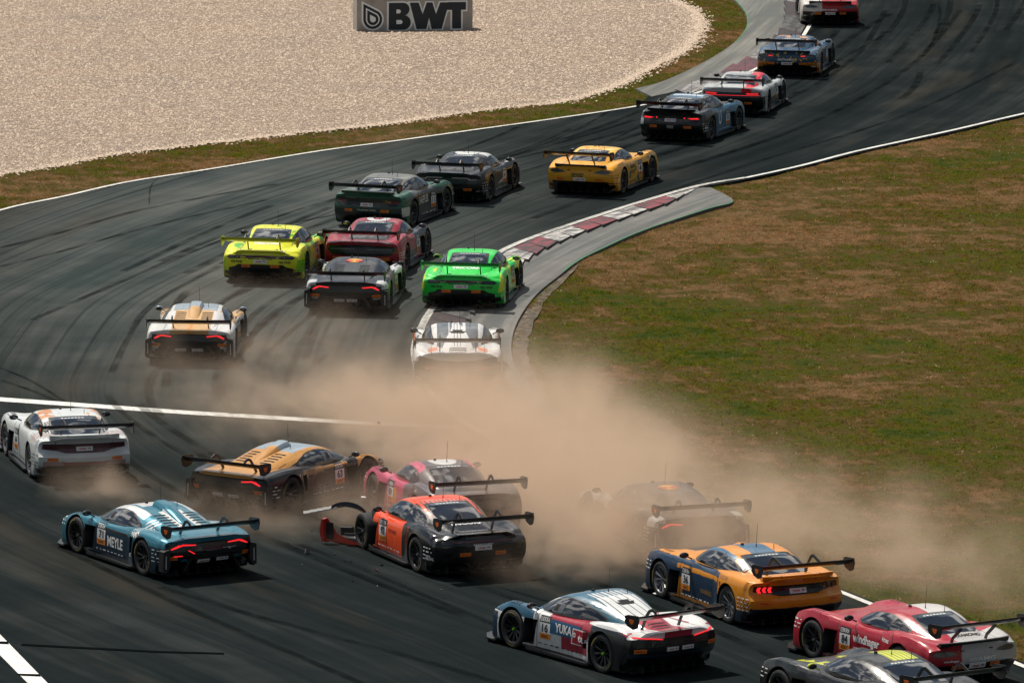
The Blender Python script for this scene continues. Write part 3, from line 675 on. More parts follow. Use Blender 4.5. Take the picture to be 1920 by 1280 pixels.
    if S['wb'][0] and sty in('wedge','teardrop'):
        for s in ((1,) if sid=='L' else (-1,)):
            o=D('window_hatch',poly_bm([[(-.17,-.085),(.14,-.075),(.17,.075),(-.12,.085)]]),vf,.22,.885,mat((.10,.11,.115),.2,0,.6,name='clear_panel'),.006)
            if o: D('window_opening',poly_bm([[(-.09,-.05),(.03,-.05),(.06,.055),(-.06,.055)]]),vf,.26,.885,WELL,.010,parent=o)
    # wing end plate emblem (visible side)
    s=1 if sid=='L' else -1
    b=bmesh.new(); prism(b,[(wx+.06,zw+.03),(wx-.08,zw+.03),(wx-.06,zw-.03),(wx-.01,zw-.06),(wx+.04,zw-.03)],'y',s*.947,s*.951); link('endplate_emblem',bm2me(b,'emblem'),mat((.75,.14,.01),.5,name='orange_emblem'),wo_)
    if post: post(root,S,bvh,D,paint)
    return root
# ================================================================== THE PLACE
def world_poly(px,z=0): return [Vector((*unproj(u,v),z)) for u,v in px]
def spline(px,n=8):
    """smooth a pixel polyline, returned on the ground"""
    P=[Vector((*unproj(u,v),0)) for u,v in px]; out=[]
    for i in range(len(P)-1):
        p0=P[max(i-1,0)];p1=P[i];p2=P[i+1];p3=P[min(i+2,len(P)-1)]
        for k in range(n):
            t=k/n; out.append(.5*((2*p1)+(p2-p0)*t+(2*p0-5*p1+4*p2-p3)*t*t+(3*p1-p0-3*p2+p3)*t*t*t))
    out.append(P[-1]); return out
GRAVEL=[(-500,420),(-200,365),(0,325),(100,310),(200,290),(300,278),(400,266),(540,250),(640,240),(760,226),(860,211),(950,200),(1050,190),(1150,161),(1230,120),(1290,86),(1312,50),(1302,20),(1262,0),(1200,-40)]
LINE_OUT=[(-500,560),(-200,458),(0,395),(120,369),(240,342),(400,317),(600,284),(750,264),(900,243),(1050,222),(1200,199),(1290,180),(1370,152),(1440,118),(1492,84),(1516,52),(1530,20),(1534,-40)]
APR2_OUT=[(1193,167),(1245,153),(1302,127),(1346,103),(1377,81),(1395,61),(1402,44),(1399,26),(1390,13),(1377,0),(1345,-25),(1300,-60)]
LINE_IN=[(2500,95),(2200,153),(1920,214),(1800,242),(1700,264),(1600,286),(1500,312),(1400,334),(1312,349),(1208,378),(1104,411),(1000,446),(937,474),(870,520),(814,577),(790,617),(778,660),(790,710),(830,762),(900,810),(1000,862),(1079,898),(1142,929),(1300,1000),(1500,1080),(1700,1160),(1920,1250),(2300,1400)]
APR1=[(1331,352),(1374,377.5),(1325,393),(1208,432),(1133,465),(1085,489),(1050,515),(1012,545),(989,571),(972,597),(961,623),(957,651),(961,677),(975,702),(994,726),(1012,745),(1041,769),(1071,800),(1100,826),(1126,868),(1158,930)]
def inside(P,x,y):
    c=np.zeros(len(x),bool); n=len(P)
    for i in range(n):
        x1,y1=P[i][0],P[i][1]; x2,y2=P[(i+1)%n][0],P[(i+1)%n][1]
        m=((y1>y)!=(y2>y))&(x<(x2-x1)*(y-y1)/((y2-y1) if y2!=y1 else 1e-9)+x1); c^=m
    return c
def slab(name,pts,z,m,depth=.12,grid=None):
    b=bmesh.new(); f=b.faces.new([b.verts.new((p[0],p[1],z)) for p in pts]); 
    b.normal_update()
    if f.normal.z<0: f.normal_flip()
    bmesh.ops.triangulate(b,faces=[f])
    if depth:
        es=[e for e in b.edges if e.is_boundary]; r=bmesh.ops.extrude_edge_only(b,edges=es)
        for v in r['geom']:
            if isinstance(v,bmesh.types.BMVert): v.co.z-=depth
    if grid:
        xs=[p[0] for p in pts]; ys=[p[1] for p in pts]
        for ax,lo,hi,st in ((0,max(min(xs),-40),min(max(xs),40),grid),(1,max(min(ys),95),min(max(ys),250),grid)):
            t=lo+st
            while t<hi:
                c=Vector((0,0,0)); c[ax]=t; no=Vector((0,0,0)); no[ax]=1
                bmesh.ops.bisect_plane(b,geom=b.verts[:]+b.edges[:]+b.faces[:],plane_co=c,plane_no=no,dist=1e-5); t+=st
    me=bm2me(b,name); return link(name,me,m)
# --- materials of the ground
def grassmat():
    g=NG('grass_ground'); oc=g.n('TexCoord').outputs['Object']
    a=g.noise(oc,.15,3,.6); b=g.noise(oc,1.1,4,.65)
    def zone(cx,cy,rx,ry):
        q=g.n('VectorMath',operation='SUBTRACT'); g.L(oc,q.inputs[0]); q.inputs[1].default_value=(cx,cy,0); r=g.n('VectorMath',operation='MULTIPLY'); g.L(q.outputs[0],r.inputs[0]); r.inputs[1].default_value=(1/rx,1/ry,0); l=g.n('VectorMath',operation='LENGTH'); g.L(r.outputs[0],l.inputs[0]); return g.ramp(g.math('ADD',l.outputs['Value'],g.math('MULTIPLY_ADD',a,1.0,-.5)),[(.2,1.),(1.,0.)])
    wv=g.n('TexWave'); mpw=g.n('Mapping'); g.L(oc,mpw.inputs[0]); mpw.inputs['Rotation'].default_value=(0,0,R(-14)); g.L(mpw.outputs[0],wv.inputs['Vector']); wv.inputs['Scale'].default_value=.33; wv.inputs['Distortion'].default_value=2.5; wv.inputs['Detail'].default_value=3; wv.inputs['Detail Scale'].default_value=.6
    a=g.math('ADD',a,g.math('MULTIPLY',g.ramp(wv.outputs['Fac'],[(.80,0.),(.97,1.)]),.055))
    a=g.math('ADD',g.math('MULTIPLY',zone(3.6,147,4.2,12),-.15),g.math('MULTIPLY_ADD',zone(7.5,168,6.5,17),.15,a)); c=g.noise(oc,14,3,.7)
    col=g.ramp(g.math('ADD',g.math('MULTIPLY',a,.75),g.math('MULTIPLY_ADD',b,.75,-.225)),[(.36,(.034,.052,.002)),(.46,(.068,.064,.003)),(.56,(.085,.055,.013)),(.68,(.19,.105,.048))])
    col=g.mix(g.ramp(c,[(.35,.75),(.7,0.)]),col,(.022,.026,.008)); g.L(col,g.p.inputs['Base Color']); g.p.inputs['Specular IOR Level'].default_value=.05; g.p.inputs['Roughness'].default_value=.95
    g.bump(c,.8,.05); return g.m
def bladesmat():
    g=NG('grass_blades'); oc=g.n('TexCoord').outputs['Object']
    at=g.n('Attribute',attribute_name='tone'); 
    a=g.noise(oc,.15,3,.6); b=g.noise(oc,1.1,4,.65)
    def zone(cx,cy,rx,ry):
        q=g.n('VectorMath',operation='SUBTRACT'); g.L(oc,q.inputs[0]); q.inputs[1].default_value=(cx,cy,0); r=g.n('VectorMath',operation='MULTIPLY'); g.L(q.outputs[0],r.inputs[0]); r.inputs[1].default_value=(1/rx,1/ry,0); l=g.n('VectorMath',operation='LENGTH'); g.L(r.outputs[0],l.inputs[0]); return g.ramp(g.math('ADD',l.outputs['Value'],g.math('MULTIPLY_ADD',a,1.0,-.5)),[(.2,1.),(1.,0.)])
    wv=g.n('TexWave'); mpw=g.n('Mapping'); g.L(oc,mpw.inputs[0]); mpw.inputs['Rotation'].default_value=(0,0,R(-14)); g.L(mpw.outputs[0],wv.inputs['Vector']); wv.inputs['Scale'].default_value=.33; wv.inputs['Distortion'].default_value=2.5; wv.inputs['Detail'].default_value=3; wv.inputs['Detail Scale'].default_value=.6
    a=g.math('ADD',a,g.math('MULTIPLY',g.ramp(wv.outputs['Fac'],[(.80,0.),(.97,1.)]),.055))
    a=g.math('ADD',g.math('MULTIPLY',zone(3.6,147,4.2,12),-.15),g.math('MULTIPLY_ADD',zone(7.5,168,6.5,17),.15,a))
    col=g.ramp(g.math('ADD',g.math('MULTIPLY',a,.75),g.math('MULTIPLY_ADD',b,.75,-.225)),[(.36,(.060,.092,.002)),(.46,(.125,.120,.004)),(.56,(.15,.098,.020)),(.68,(.28,.155,.070))])
    hs=g.n('HueSaturation'); g.L(col,hs.inputs['Color']); g.L(g.math('MULTIPLY_ADD',at.outputs['Fac'],1.5,.55),hs.inputs['Value']); g.L(hs.outputs[0],g.p.inputs['Base Color'])
    g.p.inputs['Roughness'].default_value=.8; g.p.inputs['Specular IOR Level'].default_value=.15
    tr=g.n('BsdfTranslucent'); g.L(hs.outputs[0],tr.inputs['Color']); ms=g.n('MixShader'); ms.inputs[0].default_value=.5; g.L(g.p.outputs[0],ms.inputs[1]); g.L(tr.outputs[0],ms.inputs[2])
    g.L(ms.outputs[0],[n for n in g.t.nodes if n.type=='OUTPUT_MATERIAL'][0].inputs['Surface']); return g.m
def gravelmat():
    g=NG('gravel'); oc=g.n('TexCoord').outputs['Object']
    v=g.n('TexVoronoi'); g.L(oc,v.inputs['Vector']); v.inputs['Scale'].default_value=21; 
    v2=g.n('TexVoronoi'); g.L(oc,v2.inputs['Vector']); v2.inputs['Scale'].default_value=11; sep2=g.n('SeparateXYZ'); g.L(v2.outputs['Color'],sep2.inputs[0])
    c=g.ramp(g.n('SeparateXYZ').outputs[0],[(0,0.),(1,1.)]); sep=g.n('SeparateXYZ'); g.L(v.outputs['Color'],sep.inputs[0])
    col=g.ramp(sep.outputs[0],[(0,(.16,.11,.08)),(.2,(.41,.295,.205)),(.6,(.56,.41,.29)),(1,(.74,.57,.42))])
    col=g.mix(g.ramp(g.noise(oc,.25,5,.65),[(.36,.6),(.62,0.)]),col,(.34,.28,.23))
    sx=g.n('SeparateXYZ'); g.L(oc,sx.inputs[0]); fr=g.math('ADD',g.math('MULTIPLY',sx.outputs[1],.02),g.math('MULTIPLY',g.noise(oc,.2,4,.6),.6)); col=g.mix(g.ramp(fr,[(.40,0.),(1.,0.)]),col,(.3,.25,.2))
    col=g.mix(g.ramp(sep2.outputs[1],[(.72,0.),(.86,.62)]),col,(.20,.13,.085)); col=g.mix(g.ramp(sep2.outputs[0],[(.80,0.),(.92,.6)]),col,(.88,.74,.58))
    col=g.mix(g.ramp(v.outputs['Distance'],[(.40,0.),(.62,.8)]),col,(.10,.07,.05)); g.L(col,g.p.inputs['Base Color']); g.p.inputs['Roughness'].default_value=.9
    h=g.math('SUBTRACT',1.0,v.outputs['Distance']); h2=g.math('MULTIPLY_ADD',v2.outputs['Distance'],-.8,h); g.bump(h2,1.0,.05); return g.m
def asphaltmat():
    g=NG('asphalt'); oc=g.n('TexCoord').outputs['Object']; uv=g.n('UVMap').outputs[0]
    g.p.inputs['Specular IOR Level'].default_value=0.0; st=g.noise(g.mapping(uv,(.10,2.6,1)),1,5,.65); st2=g.noise(g.mapping(uv,(.035,.55,1)),1,3,.6); fine=g.noise(oc,38,3,.7); med=g.noise(oc,.35,3,.6); st3=g.noise(g.mapping(uv,(.03,7.,1)),1,2,.5)
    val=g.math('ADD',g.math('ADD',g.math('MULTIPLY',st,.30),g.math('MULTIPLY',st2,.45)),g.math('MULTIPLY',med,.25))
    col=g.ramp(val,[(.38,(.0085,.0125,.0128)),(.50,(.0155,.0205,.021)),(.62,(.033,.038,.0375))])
    # base colour turns paler in a soft zone on the outside of the bend
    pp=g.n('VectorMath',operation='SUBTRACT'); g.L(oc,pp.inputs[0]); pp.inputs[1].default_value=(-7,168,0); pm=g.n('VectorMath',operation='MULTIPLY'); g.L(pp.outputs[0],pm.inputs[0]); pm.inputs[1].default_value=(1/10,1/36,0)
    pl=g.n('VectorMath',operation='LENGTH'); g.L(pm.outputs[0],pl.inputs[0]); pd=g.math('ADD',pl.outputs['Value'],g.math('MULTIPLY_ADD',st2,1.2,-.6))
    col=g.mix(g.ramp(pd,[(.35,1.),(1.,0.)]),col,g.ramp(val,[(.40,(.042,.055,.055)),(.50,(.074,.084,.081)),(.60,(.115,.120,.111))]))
    col=g.mix(g.ramp(st3,[(.54,0.),(.68,.55)]),col,(.010,.014,.015))
    col=g.mix(g.ramp(fine,[(.3,.45),(.62,0.)]),col,(.010,.014,.015)); col=g.mix(g.ramp(fine,[(.66,0.),(.8,.22)]),col,(.07,.08,.08))
    # brown dust blown along the racing line
    col=g.mix(g.ramp(g.noise(g.mapping(uv,(.05,.35,1)),1,4,.6),[(.55,0.),(.74,.4)]),col,(.075,.060,.045))
    g.L(col,g.p.inputs['Base Color']); g.L(g.ramp(st,[(.35,.62),(.65,.85)]),g.p.inputs['Roughness']); g.bump(fine,.35,.01); return g.m
def concretemat(nm='concrete',base=(.17,.165,.15)):
    g=NG(nm); oc=g.n('TexCoord').outputs['Object']; uv=g.n('UVMap').outputs[0]
    st=g.noise(g.mapping(uv,(.08,3.0,1)),1,5,.65); b=g.noise(oc,.5,4,.6); f=g.noise(oc,30,3,.7)
    col=g.mix(g.ramp(st,[(.42,.9),(.62,0.)]),base,(base[0]*.26,base[1]*.34,base[2]*.38)); col=g.mix(g.ramp(b,[(.35,.55),(.6,0.)]),col,tuple(c*.5 for c in base))
    col=g.mix(g.ramp(f,[(.35,.3),(.6,0.)]),col,tuple(c*.5 for c in base)); su=g.n('SeparateXYZ'); g.L(uv,su.inputs[0]); col=g.mix(g.math('MULTIPLY',g.math('LESS_THAN',g.math('FRACT',g.math('DIVIDE',su.outputs[0],3.6)),.010),.7),col,(.02,.02,.02)); g.L(col,g.p.inputs['Base Color']); g.p.inputs['Roughness'].default_value=.8; return g.m
def paintmat(nm,c,wear=.5,scl=3.0,dark=(.05,.05,.05)):
    g=NG(nm); oc=g.n('TexCoord').outputs['Object']; uv=g.n('UVMap').outputs[0]
    w=g.noise(oc,scl,5,.7); w2=g.noise(g.mapping(uv,(.25,5,1)),1,4,.7)
    col=g.mix(g.ramp(g.math('ADD',g.math('MULTIPLY',w,.5),g.math('MULTIPLY',w2,.5)),[(.43+.05*(wear-.5),min(wear,.95)),(.53+.05*(wear-.5),0.)]),c,dark)
    g.L(col,g.p.inputs['Base Color']); g.p.inputs['Roughness'].default_value=.7; return g.m
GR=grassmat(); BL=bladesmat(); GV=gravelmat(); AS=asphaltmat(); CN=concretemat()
LINEW=paintmat('white_line_paint',(.66,.66,.62),.35,6)
# --- flow field for streaks: distance along and across the racing line
RL=np.array([tuple(unproj(u,v)) for u,v in [(2300,1560),(1920,1380),(1500,1190),(1100,1050),(780,930),(560,820),(470,720),(520,600),(680,500),(850,420),(1050,350),(1250,290),(1420,225),(1560,150),(1650,70),(1700,0),(1700,-60)]])
t_=np.r_[0,np.cumsum(np.linalg.norm(np.diff(RL,axis=0),axis=1))]; ts=np.linspace(0,t_[-1],700)
fx_=pchip(list(zip(t_,RL[:,0]))); fy_=pchip(list(zip(t_,RL[:,1]))); RP=np.array([(fx_(t),fy_(t)) for t in ts])
# smooth the polyline
for _ in range(60): RP[1:-1]=(RP[:-2]+RP[1:-1]*2+RP[2:])/4
def flow_uv(me):
    n=len(me.vertices); co_=np.zeros(n*3); me.vertices.foreach_get('co',co_); co_=co_.reshape(-1,3)[:,:2]
    uv=np.zeros((n,2))
    for i in range(0,n,2000):
        P=co_[i:i+2000]; d=((P[:,None,:]-RP[None])**2).sum(2); k=d.argmin(1); k2=np.clip(k,1,len(RP)-2); T=RP[k2+1]-RP[k2-1]; T/=np.linalg.norm(T,axis=1)[:,None]
        rel=P-RP[k]; side=T[:,0]*rel[:,1]-T[:,1]*rel[:,0]; uv[i:i+2000,0]=ts[k]+(rel*T).sum(1); uv[i:i+2000,1]=side
    ly=me.uv_layers.new(name='UVMap'); li=np.zeros(len(me.loops),int); me.loops.foreach_get('vertex_index',li); ly.data.foreach_set('uv',uv[li].ravel())
# --- ground sheet to the horizon
b=bmesh.new(); bmesh.ops.create_grid(b,x_segments=4,y_segments=4,size=1500); me=bm2me(b,'ground'); o=link('ground',me,GR); o.location=(0,600,-.10); tag(o,kind='structure')
# terrain close by, gently uneven
nx,ny=140,260; X=np.linspace(-26,34,nx); Y=np.linspace(98,262,ny); gx,gy=np.meshgrid(X,Y,indexing='ij')
gz=-.052+.016*np.sin(gx*.9+gy*.31)*np.sin(gy*.47-gx*.2)+.012*np.sin(gx*2.3+1)*np.sin(gy*1.1+gx*.6)
b=bmesh.new(); V=[b.verts.new((gx[i,j],gy[i,j],gz[i,j])) for i in range(nx) for j in range(ny)]
for i in range(nx-1):
    for j in range(ny-1): b.faces.new((V[i*ny+j],V[(i+1)*ny+j],V[(i+1)*ny+j+1],V[i*ny+j+1]))
tag(link('infield_ground',bm2me(b,'infield',60),GR),kind='structure')
def gzf(x,y): return -.052+.016*np.sin(x*.9+y*.31)*np.sin(y*.47-x*.2)+.012*np.sin(x*2.3+1)*np.sin(y*1.1+x*.6)
def jag(P,a,s=0):
    out=[]; r=random.Random(s)
    for p,q in zip(P,P[1:]):
        L=(q-p).length; n=max(1,int(L/.25)); nn=Vector((-(q-p).y,(q-p).x,0)).normalized()
        for k in range(n): out.append(p.lerp(q,k/n)+nn*r.uniform(-a,a))
    out.append(P[-1]); return out
gp=jag(spline(GRAVEL,5),.035,3); g_poly=[Vector((*unproj(-500,-300),0))]+gp+[Vector((*unproj(1200,-300),0))]
o=slab('gravel_trap',g_poly,-.022,GV,.10); tag(o,kind='structure')
# --- asphalt
outer=spline([(-500,560)]+LINE_OUT[1:11],5); apr2=spline(APR2_OUT,4)
def shift_out(P,d):
    out=[]
    for i,p in enumerate(P):
        t=(P[min(i+1,len(P)-1)]-P[max(i-1,0)]).normalized(); out.append(p+Vector((-t.y,t.x,0))*d)
    return out
outer_a=shift_out(outer,.14)
apr1=spline(APR1,5)
lin_tail=spline(LINE_IN[LINE_IN.index((1079,898)):],5); lin_head=spline(LINE_IN[:9],5)
inner=shift_out(lin_head,.14)+[p for p in apr1[4:]]+shift_out(lin_tail,.2)
far=[Vector((*unproj(2500,-120),0)),Vector((*unproj(1300,-120),0))]
left=[Vector((*unproj(-500,1750),0)),Vector((*unproj(2300,1750),0))]
poly=[far[1]]+apr2[:2:-1]+[Vector((*unproj(1218,177),0)),Vector((*unproj(1206,190),0))]+outer_a[::-1]+left+inner[::-1]+[far[0]]
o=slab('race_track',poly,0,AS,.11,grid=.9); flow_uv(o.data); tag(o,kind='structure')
# --- concrete aprons
a1_in=[Vector((*unproj(u,v),0)) for u,v in [(1150,936),(1079,903),(1000,868),(900,816),(830,768),(790,716),(779,664),(792,620),(816,580),(872,523),(938,478),(1001,450),(1104,415),(1208,382),(1312,353)]]
p1=shift_out(apr1,.02)+a1_in
o=slab('concrete_apron',p1,.012,CN,.12,grid=.9); flow_uv(o.data); tag(o,kind='structure')
a2_in=[Vector((*unproj(u,v),0)) for u,v in [(1470,-60),(1478,-20),(1476,20),(1468,60),(1432,98),(1392,126),(1330,152),(1262,173),(1222,182)]]
p2=[p+Vector((0,0,0)) for p in shift_out(apr2,.02)]+a2_in
CN2=concretemat('worn_concrete',(.19,.185,.16)); o=slab('concrete_apron',p2,.012,CN2,.12,grid=.9); flow_uv(o.data); tag(o,kind='structure')
# green painted edge of the near apron
GP=mat((.02,.17,.06),.7,name='green_edge_paint')
def ribbon(name,P,d0,d1,z,m,kind='structure',uv=True,h=0):
    b=bmesh.new(); A=[b.verts.new((*p[:2],z)) for p in shift_out(P,d0)]; B=[b.verts.new((*p[:2],z)) for p in shift_out(P,d1)]
    for i in range(len(P)-1): b.faces.new((A[i],A[i+1],B[i+1],B[i]))
    b.normal_update(); fl=[f for f in b.faces if f.normal.z<0]; bmesh.ops.reverse_faces(b,faces=fl)
    o=link(name,bm2me(b,name),m)
    if uv: flow_uv(o.data)
    if kind: tag(o,kind=kind)
    return o
ribbon('painted_edge',apr1[5:30],-.030,.015,.018,GP); ribbon('painted_edge',apr2[16:],.012,-.022,.018,GP)
DV=NG('bare_dirt'); oc=DV.n('TexCoord').outputs['Object']; DV.L(DV.ramp(DV.noise(oc,5,5,.75),[(.36,(.025,.020,.014)),(.5,(.085,.066,.046)),(.66,(.20,.155,.105))]),DV.p.inputs['Base Color']); DV.p.inputs['Roughness'].default_value=.95; DV.bump(DV.noise(oc,12,3),1,.05)
def verge(P,w,seed):
    r=random.Random(seed); b=bmesh.new(); A=[];B=[]; N=len(P)
    for i,(p,q) in enumerate(zip(shift_out(P,.05),shift_out(P,1))):
        d=(q-p).normalized(); ww=w*math.sin(math.pi*(i+.5)/N)**.5*r.uniform(.88,1.1); A.append(b.verts.new((p.x,p.y,-.035))); B.append(b.verts.new((p.x+d.x*ww,p.y+d.y*ww,-.022)))
    for i in range(N-1): b.faces.new((A[i],A[i+1],B[i+1],B[i]))
    b.normal_update(); bmesh.ops.reverse_faces(b,faces=[f for f in b.faces if f.normal.z<0]); tag(link('dirt_verge',bm2me(b,'dirt_verge'),DV.m),kind='structure')
verge(apr1[26:76],.36,4); verge(apr2[::-1][6:],.25,5); verge(lin_head[::-1][18:34],.35,6)
# --- white lines
ribbon('track_edge_line',spline(LINE_OUT,6),-.065,.065,.020,LINEW)
ribbon('track_edge_line',spline(LINE_IN[:8],6),-.07,.07,.020,LINEW)
ribbon('track_edge_line',spline(LINE_IN[7:18],6),-.10,.08,.022,paintmat('worn_white_paint',(.50,.49,.45),.75,5,(.12,.12,.11)))
ribbon('track_edge_line',spline(LINE_IN[17:],6),-.07,.07,.020,LINEW)
def quadline(name,px,z,m): 
    o=slab(name,world_poly(px),z,m,0); flow_uv(o.data); tag(o,kind='structure'); return o
quadline('painted_line',[(-60,741),(0,745),(350,770),(700,791),(860,799),(860,803.5),(700,797.5),(350,777),(0,752.5),(-60,748)],.008,LINEW)
quadline('painted_line',[(-40,1140),(0,1189),(89,1280),(200,1394),(160,1394),(51.6,1280),(0,1228),(-40,1186)],.008,paintmat('scuffed_white_paint',(.70,.70,.67),.25,2.5))
TAR=mat((.004,.006,.0065),.95,name='tar_seam'); TAR.node_tree.nodes['Principled BSDF'].inputs['Specular IOR Level'].default_value=0
for px in ([(40,1207),(300,1220.5),(420,1224),(420,1226.5),(300,1223.5),(40,1210)],[(-20,1202),(14,1203),(17,1208),(-20,1206.5)],[(30,1263),(73,1264),(77,1268.5),(40,1267)]):
    quadline('tar_seam',px,.0125,TAR)
# tyre marks laid on the asphalt
SKID=NG('tyre_mark'); oc=SKID.n('TexCoord').outputs['Object']; SKID.p.inputs['Base Color'].default_value=(.005,.007,.0075,1); SKID.p.inputs['Roughness'].default_value=.9; SKID.p.inputs['Specular IOR Level'].default_value=0
SKID.L(SKID.ramp(SKID.noise(oc,.8,3,.6),[(.34,.08),(.66,.5)]),SKID.p.inputs['Alpha'])
for k,(px,w) in enumerate([([(0,712),(90,745),(180,800),(240,870)],.14),([(0,690),(60,715),(130,760),(170,800)],.10),([(560,1020),(640,1050),(760,1100),(900,1160),(1000,1200)],.16),([(900,1090),(1100,1150),(1200,1190)],.12),
    ([(0,465),(100,440),(220,405),(330,380),(520,345)],.2),([(0,500),(120,470),(300,420),(500,375)],.16),([(60,600),(200,540),(420,450),(640,400)],.18),([(295,335),(282,352),(280,385)],.05),
    ([(430,660),(560,560),(700,470)],.2),([(480,680),(600,580),(780,480)],.16),([(1050,330),(1250,270),(1450,200),(1600,110),(1660,20)],.2),([(1000,410),(1200,340),(1500,240),(1700,130),(1800,20)],.2),
    ([(300,1100),(500,1160),(800,1240),(1000,1300)],.2),([(100,1020),(330,1130),(560,1230),(700,1290)],.18),([(1150,395),(1400,310),(1700,215),(1900,120)],.16),([(820,330),(1000,290),(1200,240)],.15)]):
    o=ribbon('tyre_mark',spline(px,8),-w/2,w/2,.006+.0004*k,SKID.m)
rs=random.Random(21); MB=bmesh.new(); MARKS=[]
for k in range(34):
    i0=rs.randint(60,600); n_=rs.randint(30,110); d0=rs.uniform(-4.2,4.2); d1=d0+rs.uniform(-1.2,1.2); P=[]
    for j in range(0,n_,6):
        i=min(i0+j,len(RP)-2); T=RP[i+1]-RP[i-1]; T/=np.linalg.norm(T); d=d0+(d1-d0)*(j/n_)**1.5; P.append(Vector((RP[i][0]-T[1]*d,RP[i][1]+T[0]*d,0)))
    P=[p for p in P if inside([(q.x,q.y) for q in poly],np.array([p.x]),np.array([p.y]))[0] and not inside([(q.x,q.y) for q in p1],np.array([p.x]),np.array([p.y]))[0] and not inside([(q.x,q.y) for q in p2],np.array([p.x]),np.array([p.y]))[0]]
    if len(P)>3 and all((b_-a_).length<4 for a_,b_ in zip(P,P[1:])):
        w=rs.uniform(.10,.24)
        for sh in ((0,1.6) if rs.random()<.5 else (0,)):
            Q=shift_out(P,sh); zz=.0018+.00025*len(MARKS); MARKS.append(1); A=[MB.verts.new((*p[:2],zz)) for p in shift_out(Q,-w/2)]; B=[MB.verts.new((*p[:2],zz)) for p in shift_out(Q,w/2)]
            for i in range(len(Q)-1): MB.faces.new((A[i],A[i+1],B[i+1],B[i]))
o=link('tyre_marks',bm2me(MB,'tyre_marks'),SKID.m); flow_uv(o.data); tag(o,kind='structure')
# --- kerbs: saw-tooth blocks rising away from the track
def kerb(name,inn,out,cols,h=.07,teeth=20,dirt=0):
    KM=[paintmat('kerb_red',(.23-.14*dirt,.028,.042),1.05+.6*dirt,2.2,(.040,.024,.028)),paintmat('kerb_white',(.48-.22*dirt,.47-.22*dirt,.44-.2*dirt),1.05+.6*dirt,2.2,(.09,.085,.085)),mat((.05,.05,.05),.9,name='kerb_side'),paintmat('rubbered_kerb_red',(.035,.014,.017),1.2,2.2,(.012,.012,.013)),paintmat('rubbered_kerb_white',(.085,.082,.08),1.2,2.2,(.016,.016,.016))]
    I=spline(inn,12); O=spline(out,12)
    def at(P,t):
        L=[0]
        for a,c in zip(P,P[1:]): L.append(L[-1]+(c-a).length)
        s=t*L[-1]
        for i in range(len(P)-1):
            if L[i+1]>=s: return P[i].lerp(P[i+1],(s-L[i])/(L[i+1]-L[i]+1e-9))
        return P[-1]
    b=bmesh.new()
    for k in range(teeth):
        t0,t1=k/teeth,(k+1)/teeth; a,c,d,e=at(I,t0),at(I,t1),at(O,t1),at(O,t0); out_=(d-c).normalized()
        e=e-(e-a)*.10; d=d+(d-c)*.05; z0=.016; hh=h*(min(1,(k+.6)/1.5))
        lo=[b.verts.new((p.x,p.y,-.01)) for p in (a,c,d,e)]; up=[b.verts.new((a.x,a.y,z0)),b.verts.new((c.x,c.y,z0)),b.verts.new((d.x,d.y,z0+hh)),b.verts.new((e.x,e.y,z0+hh*.55))]
        mi=cols[k] if k<len(cols) else (k//2)%2
        mi=mi+3 if (k>=16 and not dirt) or (dirt and 4<k<12) else mi
        fs=[b.faces.new(up)]+[b.faces.new((lo[i],lo[(i+1)%4],up[(i+1)%4],up[i])) for i in range(4)]
        for f in fs: f.material_index=2
        fs[0].material_index=mi
    bmesh.ops.recalc_face_normals(b,faces=b.faces[:]); o=link(name,bm2me(b,name),KM); flow_uv(o.data); tag(o,kind='structure'); return o
kerb('kerb',[(1312,351.5),(1208,380.5),(1104,414),(1001,449),(938,479),(872,524),(817,580),(793,620),(781,664)],
     [(1300,358),(1256,384),(1208,400),(1161,416),(1079,445),(1008,478),(965,512),(925,545),(888,590),(866,640),(855,690)],[1,1,0,0,1,1,0,0,1,1,0,0,1,1,0,0,1,1,0,0,1,1,0,0,1,1,0,0],.075,28)
kerb('kerb',[(1290,177.5),(1370,150),(1440,116),(1488,83),(1508,52),(1522,20),(1526,-40)],[(1262,168),(1330,146),(1398,114),(1440,85),(1466,52),(1472,20),(1470,-40)],[1,1,0,0,1,1,0,0,1,1,0,0,1,1,0,0],.09,16,.6)
# --- grass
def scatter(N,regions,holes,x0,x1,y0,y1):
    x=rng.uniform(x0,x1,N); y=rng.uniform(y0,y1,N); k=np.zeros(N,bool)
    for P in regions: k|=inside(P,x,y)
    for P in holes: k&=~inside(P,x,y)
    k&=np.abs(x)<y*.0805+.6
    return x[k],y[k]
asph=[(p.x,p.y) for p in poly]; grv=[(p.x,p.y) for p in g_poly]; ap1=[(p.x,p.y) for p in p1]; ap2=[(p.x,p.y) for p in p2]
x,y=scatter(420000,[[(-30,90),(30,90),(30,240),(-30,240)]],[asph,grv,ap1,ap2],-20,20,108,240)
def fbm(x,y,s,seed):
    r=np.random.default_rng(seed); v=np.zeros_like(x)
    for o_ in range(5):
        for _ in range(3):
            a=r.uniform(0,6.28); ph=r.uniform(0,6.28); k=s*1.9**o_; v+=np.sin((x*np.cos(a)+y*np.sin(a))*k+ph+1.3*np.sin((x*np.sin(a)-y*np.cos(a))*k*.7+ph*2))*.6**o_
    return v/3.5
dens=fbm(x,y,.7,5)+.6*fbm(x,y,4,8); keep=rng.uniform(0,1,len(x))<np.clip(.62+.5*dens,.10,1); x,y=x[keep],y[keep]; n=len(x)
print('tufts',n)
